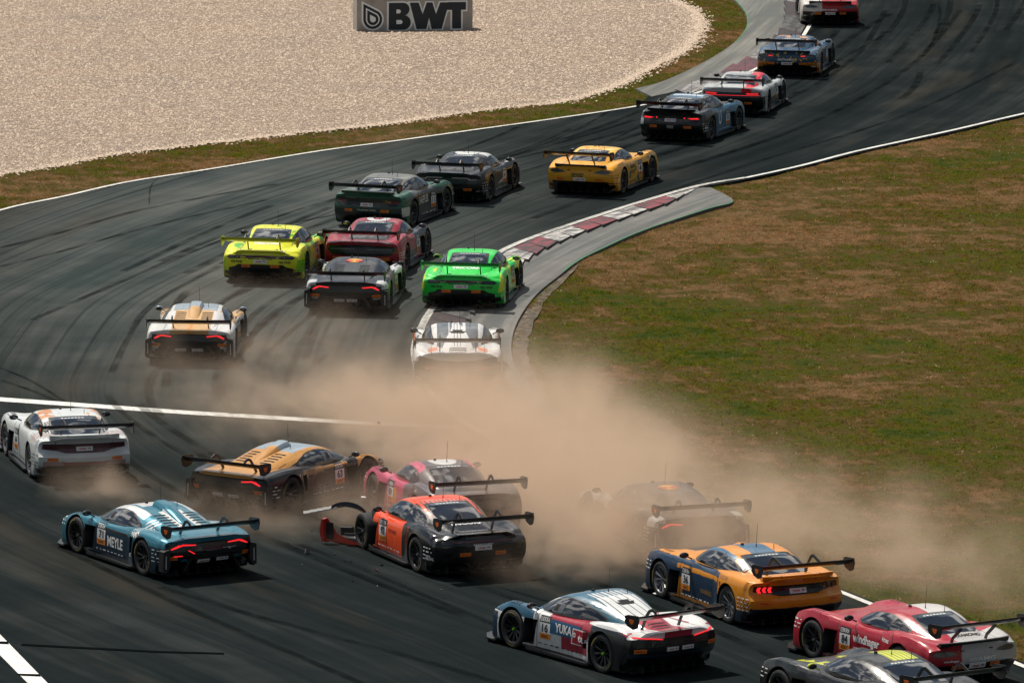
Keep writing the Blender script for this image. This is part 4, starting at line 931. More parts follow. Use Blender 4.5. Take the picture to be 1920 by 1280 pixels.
def blades(name,x,y,nb,hmin,hmax,m,label,spread=.035):
    n=len(x); bx=np.repeat(x,nb)+rng.normal(0,spread,n*nb); by=np.repeat(y,nb)+rng.normal(0,spread,n*nb); bz=gzf(bx,by)-.004
    a=rng.uniform(0,np.pi,n*nb); hh=rng.uniform(hmin,hmax,n*nb)*np.repeat(rng.uniform(.6,1.3,n),nb); w=rng.uniform(.006,.012,n*nb)
    ln=rng.normal(0,.7,n*nb)*hh; ln2=rng.normal(0,.7,n*nb)*hh; dx,dy=np.cos(a)*w,np.sin(a)*w
    v=np.empty((n*nb,3,3)); v[:,0]=np.stack([bx-dx,by-dy,bz],1); v[:,1]=np.stack([bx+dx,by+dy,bz],1); v[:,2]=np.stack([bx+ln,by+ln2,bz+hh],1)
    me=bpy.data.meshes.new(name); N=n*nb; me.vertices.add(N*3); me.vertices.foreach_set('co',v.ravel()); me.loops.add(N*3); me.loops.foreach_set('vertex_index',np.arange(N*3)); me.polygons.add(N)
    me.polygons.foreach_set('loop_start',np.arange(N)*3); me.polygons.foreach_set('loop_total',np.full(N,3)); me.update(calc_edges=True)
    at=me.attributes.new('tone','FLOAT','FACE'); at.data.foreach_set('value',np.clip(np.repeat(rng.uniform(.1,.9,n),nb)+rng.normal(0,.18,N),0,1.2))
    o=link(name,me,m); tag(o,label,'grass',kind='stuff'); return o
blades('grass',x,y,8,.02,.06,BL,'short dry grass growing on the infield and along the gravel trap')
x,y=scatter(16000,[[(-30,90),(30,90),(30,240),(-30,240)]],[asph,grv,ap1,ap2],-20,20,108,240)
g=NG('straw'); at=g.n('Attribute',attribute_name='tone'); g.L(g.ramp(at.outputs['Fac'],[(.2,(.20,.15,.03)),(.5,(.36,.25,.10)),(.9,(.50,.40,.24))]),g.p.inputs['Base Color']); g.p.inputs['Roughness'].default_value=.9
k=fbm(x,y,.7,5)<.15; blades('dry_straw',x[k],y[k],9,.012,.05,g.m,'pale straw and dead stalks lying in the infield turf',.05)
# loose stones on the gravel trap
x,y=scatter(90000,[grv],[asph,ap2],-18,18,150,236); n=len(x); s=rng.uniform(.015,.05,n)**1.0
o8=np.array([(1,0,0),(-1,0,0),(0,1,0),(0,-1,0),(0,0,.8),(0,0,-.8)]); f8=np.array([(0,2,4),(2,1,4),(1,3,4),(3,0,4)])
gi=rng.integers(0,len(gp),9000); gxy=np.array([(p.x,p.y) for p in gp])[gi]+rng.normal(0,.16,(9000,2))*rng.uniform(.2,1.8,(9000,1))
x=np.r_[x,gxy[:,0]]; y=np.r_[y,gxy[:,1]]; s=np.r_[s,rng.uniform(.02,.045,9000)]; n=len(x)
v=o8[None]*s[:,None,None]*rng.uniform(.6,1.4,(n,6,1)); v[:,:,0]+=x[:,None]; v[:,:,1]+=y[:,None]; v[:,:,2]+=-.018
fc=(f8[None]+np.arange(n)[:,None,None]*6).reshape(-1,3); me=bpy.data.meshes.new('pebbles'); me.vertices.add(n*6); me.vertices.foreach_set('co',v.ravel()); me.loops.add(len(fc)*3); me.loops.foreach_set('vertex_index',fc.ravel()); me.polygons.add(len(fc))
me.polygons.foreach_set('loop_start',np.arange(len(fc))*3); me.polygons.foreach_set('loop_total',np.full(len(fc),3)); me.update(calc_edges=True)
g=NG('pebble'); oc=g.n('TexCoord').outputs['Object']; sp_=g.n('TexNoise'); g.L(oc,sp_.inputs['Vector']); sp_.inputs['Scale'].default_value=25
g.L(g.ramp(sp_.outputs[0],[(.3,(.16,.12,.09)),(.45,(.45,.35,.26)),(.7,(.70,.58,.46))]),g.p.inputs['Base Color']); g.p.inputs['Roughness'].default_value=.9
tag(link('pebbles',me,g.m),'loose pale pebbles lying on the gravel trap','pebbles',kind='stuff')
# --- advertising board standing in the gravel
def board():
    x0,y0=unproj(669,57.5); x1,y1=unproj(886,55); L=math.hypot(x1-x0,y1-y0); yaw=math.atan2(y1-y0,x1-x0)
    root=bpy.data.objects.new('advertising_board',None); COL.objects.link(root); root.location=((x0+x1)/2,(y0+y1)/2,-.02); root.rotation_euler=(0,0,yaw)
    tag(root,'grey advertising board reading BWT standing on the gravel','sign')
    px=L/217; H=62*px/.99
    b=bmesh.new(); box(b,-L/2,L/2,0,.9,0,H); g=NG('board_panel'); oc=g.n('TexCoord').outputs['Object']; g.L(g.ramp(g.noise(oc,3,4),[(.3,(.30,.285,.26)),(.7,(.42,.40,.365))]),g.p.inputs['Base Color']); g.p.inputs['Roughness'].default_value=.7
    link('panel',bm2me(b,'panel'),g.m,root)
    b=bmesh.new(); box(b,-L/2-.02,L/2+.02,-.01,.92,H,H+.03); link('cap_rail',bm2me(b,'cap'),mat((.45,.44,.42),.5,name='board_rail'),root)
    W_=mat((.85,.9,.9),.6,name='board_outline'); K_=mat((.012,.022,.028),.6,name='board_letters')
    k=px*400/1920   # zoom pixels to metres
    def Q(p): return ((p[0]-332)*k-L/2,(262-p[1])*k/.99)
    def put(nm,polys,y,m,par):
        b=bmesh.new()
        for p in polys: prism(b,[Q(q) for q in p],'y',y-.012,y)
        return link(nm,bm2me(b,nm),m,par)
    def arc(cx,cy,r,a0,a1,n=14): return [(cx+r*math.cos(R(a0+(a1-a0)*i/n)),cy+r*math.sin(R(a0+(a1-a0)*i/n))) for i in range(n+1)]
    def grow(pl,d):
        cx=sum(p[0] for p in pl)/len(pl); cy=sum(p[1] for p in pl)/len(pl); w=max(abs(p[0]-cx) for p in pl); h=max(abs(p[1]-cy) for p in pl)
        return [(cx+(p[0]-cx)*(1+d/w),cy+(p[1]-cy)*(1+d/h)) for p in pl]
    Bp=[(618,18),(745,18)]+arc(748,74,56,-85,75,10)+arc(752,190,64,-70,88,10)+[(618,254)]
    Wp=[(806,18),(886,18),(922,122),(958,18),(1010,18),(1042,122),(1080,18),(1160,18),(1094,250),(1004,250),(980,150),(955,250),(868,250)]
    Tp=[(1150,16),(1312,16),(1312,84),(1268,84),(1268,248),(1188,248),(1188,84),(1128,84)]
    put('letter_outline',[[(602,6),(745,4)]+arc(750,74,70,-85,60,10)+arc(754,190,80,-70,88,10)+[(602,264)]],-.002,W_,root)
    put('letter_outline',[[(784,6),(896,6),(922,82),(948,6),(1020,6),(1042,82),(1070,6),(1176,6),(1106,262),(992,262),(980,205),(966,262),(856,262)]],-.004,W_,root)
    put('letter_outline',[[(1136,3),(1326,3),(1326,100),(1284,100),(1284,262),(1172,262),(1172,100),(1112,100)]],-.006,W_,root)
    put('letter',[Bp],-.020,K_,root); put('letter',[Wp],-.022,K_,root); put('letter',[Tp],-.024,K_,root)
    put('letter_counter',[[(686,76)]+arc(708,93,17,-90,90,8)+[(686,110)]],-.034,W_,root); put('letter_counter',[[(686,168)]+arc(722,186,18,-90,90,8)+[(686,204)]],-.034,W_,root)
    def drop(r,x0_): return [(x0_,6+(96-r)*.55)]+arc(474,164,r,-58,180,20)
    for r,m,y in ((100,W_,-.004),(84,K_,-.018),(62,W_,-.030),(50,K_,-.042),(26,W_,-.054)):
        put('logo_drop',[[(474-r,160-r*1.62)]+arc(474,160,r,-55,180,20)],y,m,root)
board()
# ================================================================== THE CARS
def rect(x0,x1,z0,z1): return [(x0,z0),(x1,z0),(x1,z1),(x0,z1)]
BLK=mat((.010,.011,.012),.25,0,.4,name='gloss_black')
L_WEDGE=[('rear_panel',[[(0,.735),(.84,.70),(.86,.60),(.72,.45),(.0,.40)]],BLK,.006,'c'),
 ('tail_lamp',[[(.40,.655),(.64,.672),(.66,.69),(.63,.70),(.40,.680)]],LITR,.016,'m'),('tail_lamp',[[(.63,.670),(.78,.60),(.80,.615),(.69,.69)]],LITR,.016,'m')]
L_COUPE=[('rear_panel',[[(0,.80),(.80,.81),(.88,.74),(.80,.62),(0,.60)]],BLK,.006,'c')]
L_LONG=[('tail_lamp',[[(.40,.655),(.50,.70),(.66,.725),(.80,.71),(.86,.66),(.78,.625),(.58,.625)]],LAMPC,.012,'m')]
L_911=[('rear_panel',[[(0,.72),(.78,.715),(.86,.67),(.78,.625),(.5,.64),(0,.665)]],BLK,.005,'c'),('light_bar',[[(0,.70),(.60,.697),(.60,.682),(0,.683)]],DIMR,.014,'c'),('tail_lamp',[[(.60,.70),(.80,.695),(.83,.665),(.74,.645),(.60,.655)]],LAMPC,.014,'m'),
 ('lower_grille',[[(0,.50),(.56,.50),(.64,.44),(.80,.40),(.82,.28),(0,.26)]],BLACK,.006,'c')]
L_BERL=[('rear_panel',[[(0,.775),(.80,.735),(.87,.64),(.74,.52),(0,.47)]],BLK,.006,'c')]
L_MUSC=[('rear_panel',[[(0,.80),(.84,.80),(.86,.70),(.55,.66),(.40,.62),(0,.615)]],BLK,.006,'c')]
L_TEAR=[('rear_panel',[[(0,.62),(.40,.64),(.84,.72),(.88,.60),(.75,.42),(0,.40)]],BLK,.006,'c')]
L_MID=[('rear_panel',[[(0,.72),(.86,.73),(.88,.62),(.80,.50),(0,.48)]],BLK,.006,'c'),('tail_lamp',[[(.42,.705),(.80,.715),(.82,.665),(.47,.655)]],DIMR,.012,'m'),('lamp_line',[[(.44,.70),(.80,.708),(.80,.694),(.45,.686)],[(.46,.672),(.80,.678),(.80,.664),(.47,.659)],[(0,.635),(.84,.635),(.84,.625),(0,.625)]],LITR,.022,'m')]
def slashes(x,z,m): return ([[(0+i*.035,-.03),(.022+i*.035,-.03),(.052+i*.035,.03),(.030+i*.035,.03)] for i in range(5)],'B',x,z,.0,0,m,0,.010,'badge')
K='060708'
C_=dict
# 1 top edge, silver and red
car('long_hood',10.72,222.47,90.4,'silver and red racing car cut off by the top edge','A5141C',[('C9C4BE','y>.28'),(K,'x<-2.0,z<.50,a<.93')],'L',None,
 lights=L_LONG,plates=((0,.44),),stick=((.42,.44),(-.42,.44)),dec=(slashes(.30,.56,WHITE),('AMG','B',-.06,.56,.06,.34,WHITE)))
# 2 blue with orange
car('long_hood',9.03,206.78,79.4,'blue racing car with orange lower corners and orange roof splashes, second from the top','1E4562',[('C98A45','z>1.0,~4:.56'),('B06A1C','z<.50,x<-1.2,a>.60'),('CDA03A','~9:.63,z<.8,x<-1.5'),(K,'x<-1.9,z<.44,a<.62')],'R',2,
 lights=L_LONG+[('brake_lamp',[[(.44,.66),(.58,.672),(.58,.70),(.45,.68)]],LITR,.022,'m')],plates=((0,.44),),stick=((.50,.44),(-.50,.44)),dec=(slashes(.30,.56,WHITE),('AMG','B',-.06,.56,.06,.34,WHITE)),wob=.1)
# 3 grey mid coupe with red stripe
car('mid_coupe',7.0,196.21,77.9,'pale grey racing car with a broad red stripe over its right side','B4B9B8',[('D8242F','y<-.30,y>-.60,z>.70'),('C62530','y>.1,y<.5,x>-.1,z>1.0'),('26282A','x>-1.1,x<-.75,a>.8'),(K,'x<-1.95,z<.60'),('1C1E20','x>-.9,x<.7,a>.85,z<.40')],'R',9,
 lights=L_MID,plates=((0,.40),),stick=((-.50,.40),(.5,.40)))
# 4 dark coupe with blue side
car('coupe',5.28,189.45,70.9,'black racing coupe with blue doors and a white roof mark, behind the pale grey car','0B0F12',[('2C6686','x>-.75,z<.86,x+z<2.6'),('2B5F7C','z>1.12,y>-.5,y<.5,x>-.9'),('CBD5DA','z>1.16,%x:.62:.30,a<.45'),('C9CED0','x<-2.05,y>.84,z>.5')],'R',31,
 lights=L_COUPE+[('tail_lamp',[[(.50,.725),(.80,.745),(.84,.70),(.62,.695)]],LITR,.016,'m'),('rain_lamp',[[(.40,.71),(.44,.71),(.44,.745),(.40,.745)]],LITR,.016,'m')],plates=((0,.66),),stick=((.52,.47),(-.52,.47)),
 dec=(('U','R',-.30,.56,.40,.28,WHITE),([rect(-.10,.10,-.045,.045)],'B',0,.47,0,0,SILV,0,.008,'badge'),('Aeon','R',-1.9,.45,.07,.25,WHITE)))
# 5 yellow
car('long_hood',2.5,177.43,71.9,'yellow racing car with green lettering, just beyond the tip of the kerb','E3A220',[('3F6E38','%x+1.2*z:.30:.05,z<.62,x<-1.6'),('3F6E38','%z+.0*x:.17:.04,z<.60,x<-1.3,z>.3'),('EBC256','z>.98,~5:.5'),('25643A','~6:.60,x>-1.1,z<.75'),(K,'x<-2.0,z<.40,a<.80'),(K,'x>.6,x<.95,z<.6')],'R',48,
 lights=L_LONG+[('fog_lamp',[[(.26,.70),(.33,.69),(.34,.715),(.27,.72)]],DIMR,.012,'m')],plates=((0,.46),),stick=((.55,.46),(-.55,.46)),mirror=None,wob=.04,
 dec=(('MANN','B',.05,.60,.06,.34,mat('1C5A30',.5)),('FILTER','B',.05,.54,.05,.34,mat('1C5A30',.5)),('MANN','R',-.25,.62,.11,.42,mat('1C5A30',.5)),('FILTER','R',-.25,.48,.10,.42,mat('1C5A30',.5))))
# 6 black berlinetta
car('berlinetta',-1.22,175.64,75.9,'black racing car with white window surround, ahead of the green coupe','11181D',[('CFD2D0','x>-.25,z>.80,y<-.35,x<1.6'),('D5D8D6','z>1.10,@x:-.05:y:0:.40:.34'),('C8CBC9','x>-.3,x<.5,z>.34,z<.34+.2*(x+.3)'),(K,'x<-2.0,z<.5')],'R',14,
 lights=L_BERL+[('lamp_strip',[[(.14,.70),(.55,.70),(.60,.655),(.80,.655),(.80,.675),(.64,.675),(.56,.722),(.14,.722)]],mat('B9ACA0',.4,name='lamp_strip'),.014,'m')],plates=((0,.30),),stick=((-.55,.40),))
# 7 green coupe
DG=mat('C9C5B4',.5,name='cream_print')
car('coupe',-3.1,170.47,71.6,'dark green racing coupe with beige roof and cream lettering on its side','0F4E36',[('8E8D82','z>.97'),('6F7069','x>-1.4,z>.80,x<.5'),('20272A','x>-1.6,z<.80,x<.95'),('12312A','x<-2.0,z<.58'),('C9C5B4','x<-1.7,x>-2.25,a>.93,z>.34,z<.56'),(K,'x<-1.95,z<.42,a<.9')],'R',11,
 lights=L_COUPE+[('tail_lamp',[[(.48,.73),(.80,.755),(.86,.71),(.82,.67),(.60,.70)]],DIMR,.016,'m')],plates=((0,.64),),stick=((.50,.49),(-.50,.49)),
 dec=(('SCHAEFFLER','R',-.42,.60,.20,.95,DG),('SCHAEFFLER','B',.45,.80,.035,.32,DG),('We pioneer motion','B',0,.50,.05,.52,DG)))
# 8 red berlinetta
car('berlinetta',-3.35,161.99,79.6,'dark red racing car with a white roof mark beside the yellow one','96192C',[('1A2127','x>.15,z>.3'),('96192C','z>1.06,a<.44'),('1D242A','z>.7,z<.86,x<-1.05,x>-1.75,a<.5'),('1A2127','x>-.7,x<.15,z<.4'),('CDD0CE','z>1.08,@x:-.05:y:0:.34:.30'),('96192C','z>1.08,@x:-.05:y:0:.18:.14')],'R',10,
 lights=L_BERL+[('lamp_strip',[[(.16,.655),(.78,.64),(.78,.650),(.16,.667)]],mat('8A8078',.4,name='lamp_strip'),.014,'m')],plates=(),stick=((-.60,.42),(.62,.42)),dec=(('Emil Frey','R',-.9,.28,.05,.5,WHITE),))
# 9 / 11 rear-engined pair
BKT=mat('0E1410',.5,name='black_print')
car('rear_engine',-5.83,160.32,80.9,'yellow racing car with green flashes and TRICORP on its rear window','DCDD1E',[('58BE1E','~1.9:.56,x>-1.9,z<.95,a>.6'),('4DB81A','z>1.0,~5:.66'),('8FD31C','a>.9,x<-1.6,z>.3,z<.6')],'R',90,
 lights=L_911,plates=((0,.575),),stick=((.36,.46),(-.36,.46)),wingc=mat('9FA81C',.4,0,.4),epc=mat('B5C020',.4,0,.4),wob=.12,
 dec=(('TRICORP','T',.0,-1.42,.13,.68,WHITE,0,.006,None,0),('VELTINS','B',-.60,.56,.06,.30,BKT),('VELTINS','B',.60,.56,.06,.30,BKT),('MANTHEY RACING','B',0,.635,.03,.6,BKT)))
car('rear_engine',-.94,156.27,82.7,'bright green racing car with TRICORP on its rear window riding the inner kerb','17CF45',[('C7E52A','~1.9:.57,x>-1.9,z<.95,a>.7'),('C9E62A','a>.9,x<-1.8,z>.45'),('D8E83A','x>.55,a>.9,~3:.45')],'R',91,
 lights=L_911,plates=((0,.575),),stick=((.36,.46),(-.36,.46)),wingc=mat('0E6E33',.4,0,.4),epc=mat('19A848',.4,0,.4),wob=.12,mirror=mat('7FC81E',.4,0,.4),
 dec=(('TRICORP','T',.0,-1.42,.13,.68,WHITE,0,.006,None,0),('VELTINS','B',-.60,.56,.06,.30,BKT),('VELTINS','B',.60,.56,.06,.30,BKT),('MANTHEY RACING','B',0,.635,.03,.6,BKT)))
# 10 / 18 black wedges with a bull emblem
YEL=mat('F0A632',.5,name='emblem_yellow'); BUL=mat('B8193A',.5,name='emblem_red')
def sunbull(x):
    disc=[(.19*math.cos(R(a)),.15*math.sin(R(a))) for a in range(0,360,15)]
    bull=[(0,.0),(.05,.03),(.11,.06),(.17,.045),(.20,.0),(.16,-.03),(.20,-.10),(.15,-.06),(.12,-.12),(.09,-.05),(.04,-.07),(.02,-.02)]
    return ((([disc]),'T',0,x,0,0,YEL,0,.006,'emblem'),([[p for p in bull]],'T',-.01,x-.03,0,0,BUL,0,.010,'emblem'),([[(-a,b_) for a,b_ in bull][::-1]],'T',.01,x-.03,0,0,BUL,0,.010,'emblem'))
RBL=[('C4C8C8','x>.45,z>.55'),('BFC3C3','x<-1.85,z>.62,a>.72,z<.86'),('C4C8C8','a>.55,z>.80,x<-.5,x>-1.3,z-.5*x>1.45'),(K,'x<-2.0,z<.62')]
RT=mat('B03A3C',.5,name='red_lettering')
car('wedge',-3.75,155.3,84.5,'black wedge-shaped car with a yellow sun on its roof, clear of the dust','0F1418',RBL,'R',6,lights=L_WEDGE,plates=((.15,.36),(-.15,.36)),stick=((.74,.47),(-.74,.47)),rim=None,
 scoop=False,dec=sunbull(-.42)+(('Red Bull','R',-.75,.70,.20,.75,RT),('LIQUI MOLY','B',.74,.40,.045,.18,WHITE),('LIQUI MOLY','B',-.74,.40,.045,.18,WHITE),('Grasser','B',0,.66,.035,.2,WHITE)),hub=None)
# 12 white and gold wedge
GOLD='C99F66'
car('wedge',-7.2,147.47,87.6,'white and gold wedge-shaped racing car with black rear, left edge of the dust plume','D6D5D1',[(GOLD,'a<.44,z>.70,x<-.45'),(GOLD,'x>-.5,z>.70,a>.5,z<1.0'),('8F9CA5','z>1.0,x>-.6,a<.5'),('D08A30','a<.045,x<-1.6'),(K,'x<-2.0,z<.62,a<.70+.0*z'),('22201E','x>-.9,a>.8,z<.55')],'R',19,
 lights=L_WEDGE,plates=((.19,.36),(-.19,.36)),stick=((.76,.47),(-.76,.47)),mirror=mat('9FB0BA',.3,.3,.5))
# 13 white and orange teardrop, front of the dust
wxy=unproj(851,729)
car('teardrop',wxy[0]+.05,wxy[1]+2.2,91.0,'white and grey racing car with orange flashes half hidden by the dust below','DAD9D6',[('5E666C','z>.80,a<.46,x<.4,x>-1.5,a+.22*x>.02'),('D9DAD8','%y+.06:.12:.55,a<.20,z>.85'),('22282C','%y:.07:.18,a<.12,z>.85'),('E07A4A','x<-1.2,z>.70,a>.30+.2*(z),a<.66,x>-2.0,%a+.3*x:.34:.5'),('E0783F','x>.3,a>.93,z<.8'),('26282A','x<-2.0,z<.6')],'L',None,
 lights=[L_TEAR[0]],plates=(),stick=((.62,.47),(-.62,.47)))
# 14 white muscle coupe, left edge
car('muscle',-9.21,132.07,105,'white racing coupe with a dark red tail panel at the left edge','CDD2D1',[('0B0D0E','x>1.05,x<1.7,a<.40,z>.6'),('1C2124','%x+y:.10:.45,%x-y:.10:.45,a>.45,z>.82,x<-1.35,x>-2.0'),('A06A58','%x+z:.06:.4,a>.4,z>.80,z<.95,x<-1.5,x>-1.9'),('C98A58','z>1.02,a>.34,~4:.45'),('7D1F38','x>.9,z<.55'),('7D1F38','x<-2.0,z<.44,a<.45'),('8C2A3C','x<-2.0,%y+z:.055:.4,z<.46,a>.4,a<.85'),('8C2A3C','x<-2.0,%z-y:.055:.4,z<.46,a>.4,a<.85'),('16191B','x<-2.1,z<.34')],'L',64,
 lights=[('rear_panel',[[(0,.80),(.84,.80),(.86,.70),(.55,.66),(.40,.62),(0,.615)]],mat((.07,.015,.025),.3,0,.5,name='maroon_panel'),.006,'c'),('tail_lamp',[[(.48,.785),(.82,.785),(.83,.70),(.50,.695)]],mat((.05,.008,.012),.2,0,1),.014,'m')],plates=((0,.70),),stick=((.66,.50),(-.66,.50)),rim=RIM2,
 dec=(('OMTEC','L',1.72,.40,.10,.38,WHITE,90),))
# 15 black and gold wedge
TG=mat('3A3026',.5,name='bronze_print')
car('wedge',-4.42,128.45,57,'black racing car with gold roof and number 63, nose against the pink car','0C0E10',[('C08A44','z>.735,a<.66,x<.2'),('C08A44','z>.90,x<.9'),('A87A3C','z>.66,x>-.4,x<.7,z<.72'),('B58347','%x-z:.05:.4,z>.60,z<.745,x<-.1,x>-.9'),('8C9CA6','z>1.0,x>-.6,a<.47'),('C08A44','x>1.0,z>.58,x<1.7')],'R',63,
 lights=L_WEDGE[:1]+[('tail_lamp',[[(.40,.655),(.64,.672),(.66,.69),(.63,.70),(.40,.680)],[(.63,.670),(.78,.60),(.80,.615),(.69,.69)]],LITR,.016,'r')],plates=((.19,.36),(-.19,.36)),stick=((-.78,.47),(.78,.47)),
 dec=(('TGI','R',-.35,.50,.26,.62,TG),('GOLD RABATTE WIE NOCH NIE','R',-.75,.80,.05,1.0,TG),('bull','R',-1.2,.66,.10,.30,WHITE)),key='g')
# 16 pink and grey berlinetta in the dust
car('berlinetta',-1.38,126.25,109.5,'pink and grey racing car with number 69 fading into the dust behind the orange car','545053',[('BE4A66','x>-.3,z<1.02'),('BE4A66','x<.9,x>-.5,z>.95,a>.44'),('545053','x<-.3,z<.9'),('CFCFCC','z>1.10,@x:-.05:y:0:.34:.28'),('6A1A24','x<-2.0,z>.35,z<.7'),('D9892E','x>.1,x<.3,a>.85,z<.62')],'L',69,
 lights=L_BERL,plates=(),stick=())
# 18 bull wedge in the dust
car('wedge',2.88,124.2,110,'black wedge-shaped car with a sun on its roof, nearly lost in dust','12171B',RBL,'L',None,lights=L_WEDGE[:1]+[('tail_lamp',[[(.40,.655),(.64,.672),(.66,.69),(.63,.70),(.40,.680)],[(.63,.670),(.78,.60),(.80,.615),(.69,.69)]],LITR,.016,'l')],plates=(),stick=(),
 scoop=False,dec=sunbull(-.42)+(('Red Bull','L',-.05,.46,.34,1.0,RT),))
# 19 teal wedge
TEAL='2F7F93'
car('wedge',-6.77,121.59,121.6,'teal and dark blue racing car with MEYLE on its door, lower left','2C7488',[('113A52','z<.62+.0*x,x<.95'),('11303F','x<-1.9,z<.60'),('DADBD8','z>.99,x>-.2,y>-.1,y<.35,x<.7'),('DADBD8','z>.93,a>.42,a<.60,x>-.7,x<.5'),('D5D8D6','a<.24,a>.13,x<-.6,x>-1.5,z>.8'),('D5D8D6','%x+z:.12:.4,x<-.85,x>-1.15,z>.80,a>.45'),('2E7A8E','x<-2.0,a>.50,a<.62,z+a<1.0'),(K,'x<-1.95,z<.66,a<.50'),(K,'x<-2.1,z<.70,a<.9,z>.42'),('101A20','x<.62,x>-.6,z>.60,z<.655,a>.8')],'L',71,
 lights=[('rear_panel',[[(0,.735),(.84,.70),(.86,.52),(.0,.42)]],BLK,.006,'c'),('tail_lamp',[[(.34,.665),(.60,.672),(.62,.70),(.58,.70),(.34,.684)]],LITR,.016,'m'),('tail_lamp',[[(.59,.672),(.80,.60),(.82,.615),(.66,.692)]],LITR,.016,'m'),('side_lamp',[[(.36,.52),(.48,.585),(.50,.58),(.38,.51)],[(.60,.475),(.76,.470),(.76,.485),(.60,.49)]],LITR,.014,'l')],
 plates=((.16,.36),(-.24,.38)),stick=((.80,.44),(-.80,.44)),metal=.35,
 dec=(('MEYLE','L',-.12,.42,.20,.62,WHITE),('FAMO','L',-1.02,.74,.13,.36,WHITE),('PAUL MOTORSPORT','B',-.15,.57,.035,.75,WHITE),('R','L',-.80,.36,.16,.10,WHITE)),mirror=mat('23282C',.3,0,.5))
# 20 blue and yellow muscle coupe
car('muscle',4.22,117.32,116,'blue and amber racing coupe with number 36 and lit three-bar tail lamp','16344E',[('D98A1C','x<-.95,z>.34'),('16344E','x>-1.5,x<-.7,a>.8,z<.72,~2.5:.47'),('2A5A78','z>1.0,x>-.9'),('D98A1C','z>1.1,x>-1.1,x<-.1,a>.25,a<.55'),('D98A1C','z>.86,z<1.0,x>-1.2'),('D98A1C','z>.68,z<.76,x>-.9,x<.75'),('C47C1B','x>.55,x<.92,z<.52,a>.9'),('D98A1C','z<.20,x>-.9,x<.9'),('0B0D0E','x>1.05,x<1.7,a<.40,z>.6'),('2A2520','%x+z:.07:.35,x<-1.75,x>-2.15,z<.52,a>.9'),('2A2520','%x-.6*z:.05:.4,x<-.9,x>-1.35,z>.78,z<.86,a>.8'),('12283C','x<-2.12,z<.40'),(K,'x<-2.1,z<.30')],'L',36,
 lights=L_MUSC+[('lamp_bar',[[(.52+i*.10,.68),(.575+i*.10,.68),(.60+i*.10,.735),(.575+i*.10,.785),(.52+i*.10,.785),(.545+i*.10,.735)] for i in range(3)],LITR,.018,'l'),('lamp_bar',[[(.52+i*.10,.68),(.575+i*.10,.68),(.60+i*.10,.735),(.575+i*.10,.785),(.52+i*.10,.785),(.545+i*.10,.735)] for i in range(3)],DIMR,.018,'r')],
 plates=((0,.69),),stick=((.68,.50),(-.72,.50)),rim=RIM2,wob=.05,dec=(('RAVENOL','L',-.38,.40,.09,.44,mat('8A6A3A',.5)),('AVENOL','T',0,-2.08,.05,.42,SILV)))
# 21 white, blue and red teardrop
BLUT=mat('1F5578',.5,name='blue_print'); RDT=mat('A31C2E',.5,name='red_panel')
car('teardrop',1.6,112.82,125.9,'white, teal and red racing car with YUKA and tel on its door and number 16','D2D4D2',[('1C5468','z>.80,a<.60,a>.40,x<.4,x>-1.5'),('24607A','z>1.0,x>-.4,a<.55'),('D5D7D5','%y+.05:.10:.6,a<.38,z>.85,x<-.1'),('15313F','%y:.16:.12,a<.38,z>.85,x<-.1'),('20506A','x>.75,z>.62,a>.55,z<.9'),('9A1D30','x<.35,x>-2.0,z>.60,z<.80,a>.6'),('9A1D30','x<-.05,x>-.9,z>.22,z<.6'),('15181B','x<-.95,z<.74+.1*x,a>.75'),('15181B','x<-1.0,a>.93,z<.8'),('D5D6D3','x<-1.75,z>.74,a>.35,a<.80'),('A32236','x<-1.4,a<.3,z>.7'),('16344A','x<-2.05,z<.46'),('16344A','x>1.75,z<.6,a>.7'),(K,'x<-2.0,z<.38'),(K,'x<-2.0,z>.46,z<.7')],'L',16,
 lights=L_TEAR+[('tail_lamp',[[(.34,.675),(.60,.705),(.86,.73),(.86,.745),(.60,.722),(.34,.69)]],LITR,.018,'m')],plates=((.13,.50),(-.20,.50)),stick=((.76,.50),(-.80,.52)),hub=HUBG_,wob=.0,
 dec=(([[(-.46,-.12),(.36,-.12),(.46,.13),(-.46,.13)]],'L',-.18,.56,0,0,BLUT,0,.008,'name_panel'),('YUKA','L',-.12,.565,.16,.50,WHITE,0,.014),
      ([[(-.30,-.14),(.20,-.14),(.30,.14),(-.26,.14)]],'L',-.66,.50,0,0,WHITE,0,.012,'name_panel'),([[(-.27,-.12),(.18,-.12),(.27,.12),(-.23,.12)]],'L',-.66,.50,0,0,RDT,0,.018,'name_panel'),('tel','L',-.70,.50,.15,.24,WHITE,0,.024),('o','L',-.47,.53,.09,.09,WHITE,0,.024),
      ('NSI','L',.83,.30,.09,.22,BKT),('FLYERALARM','L',-.62,.17,.06,.40,WHITE)))
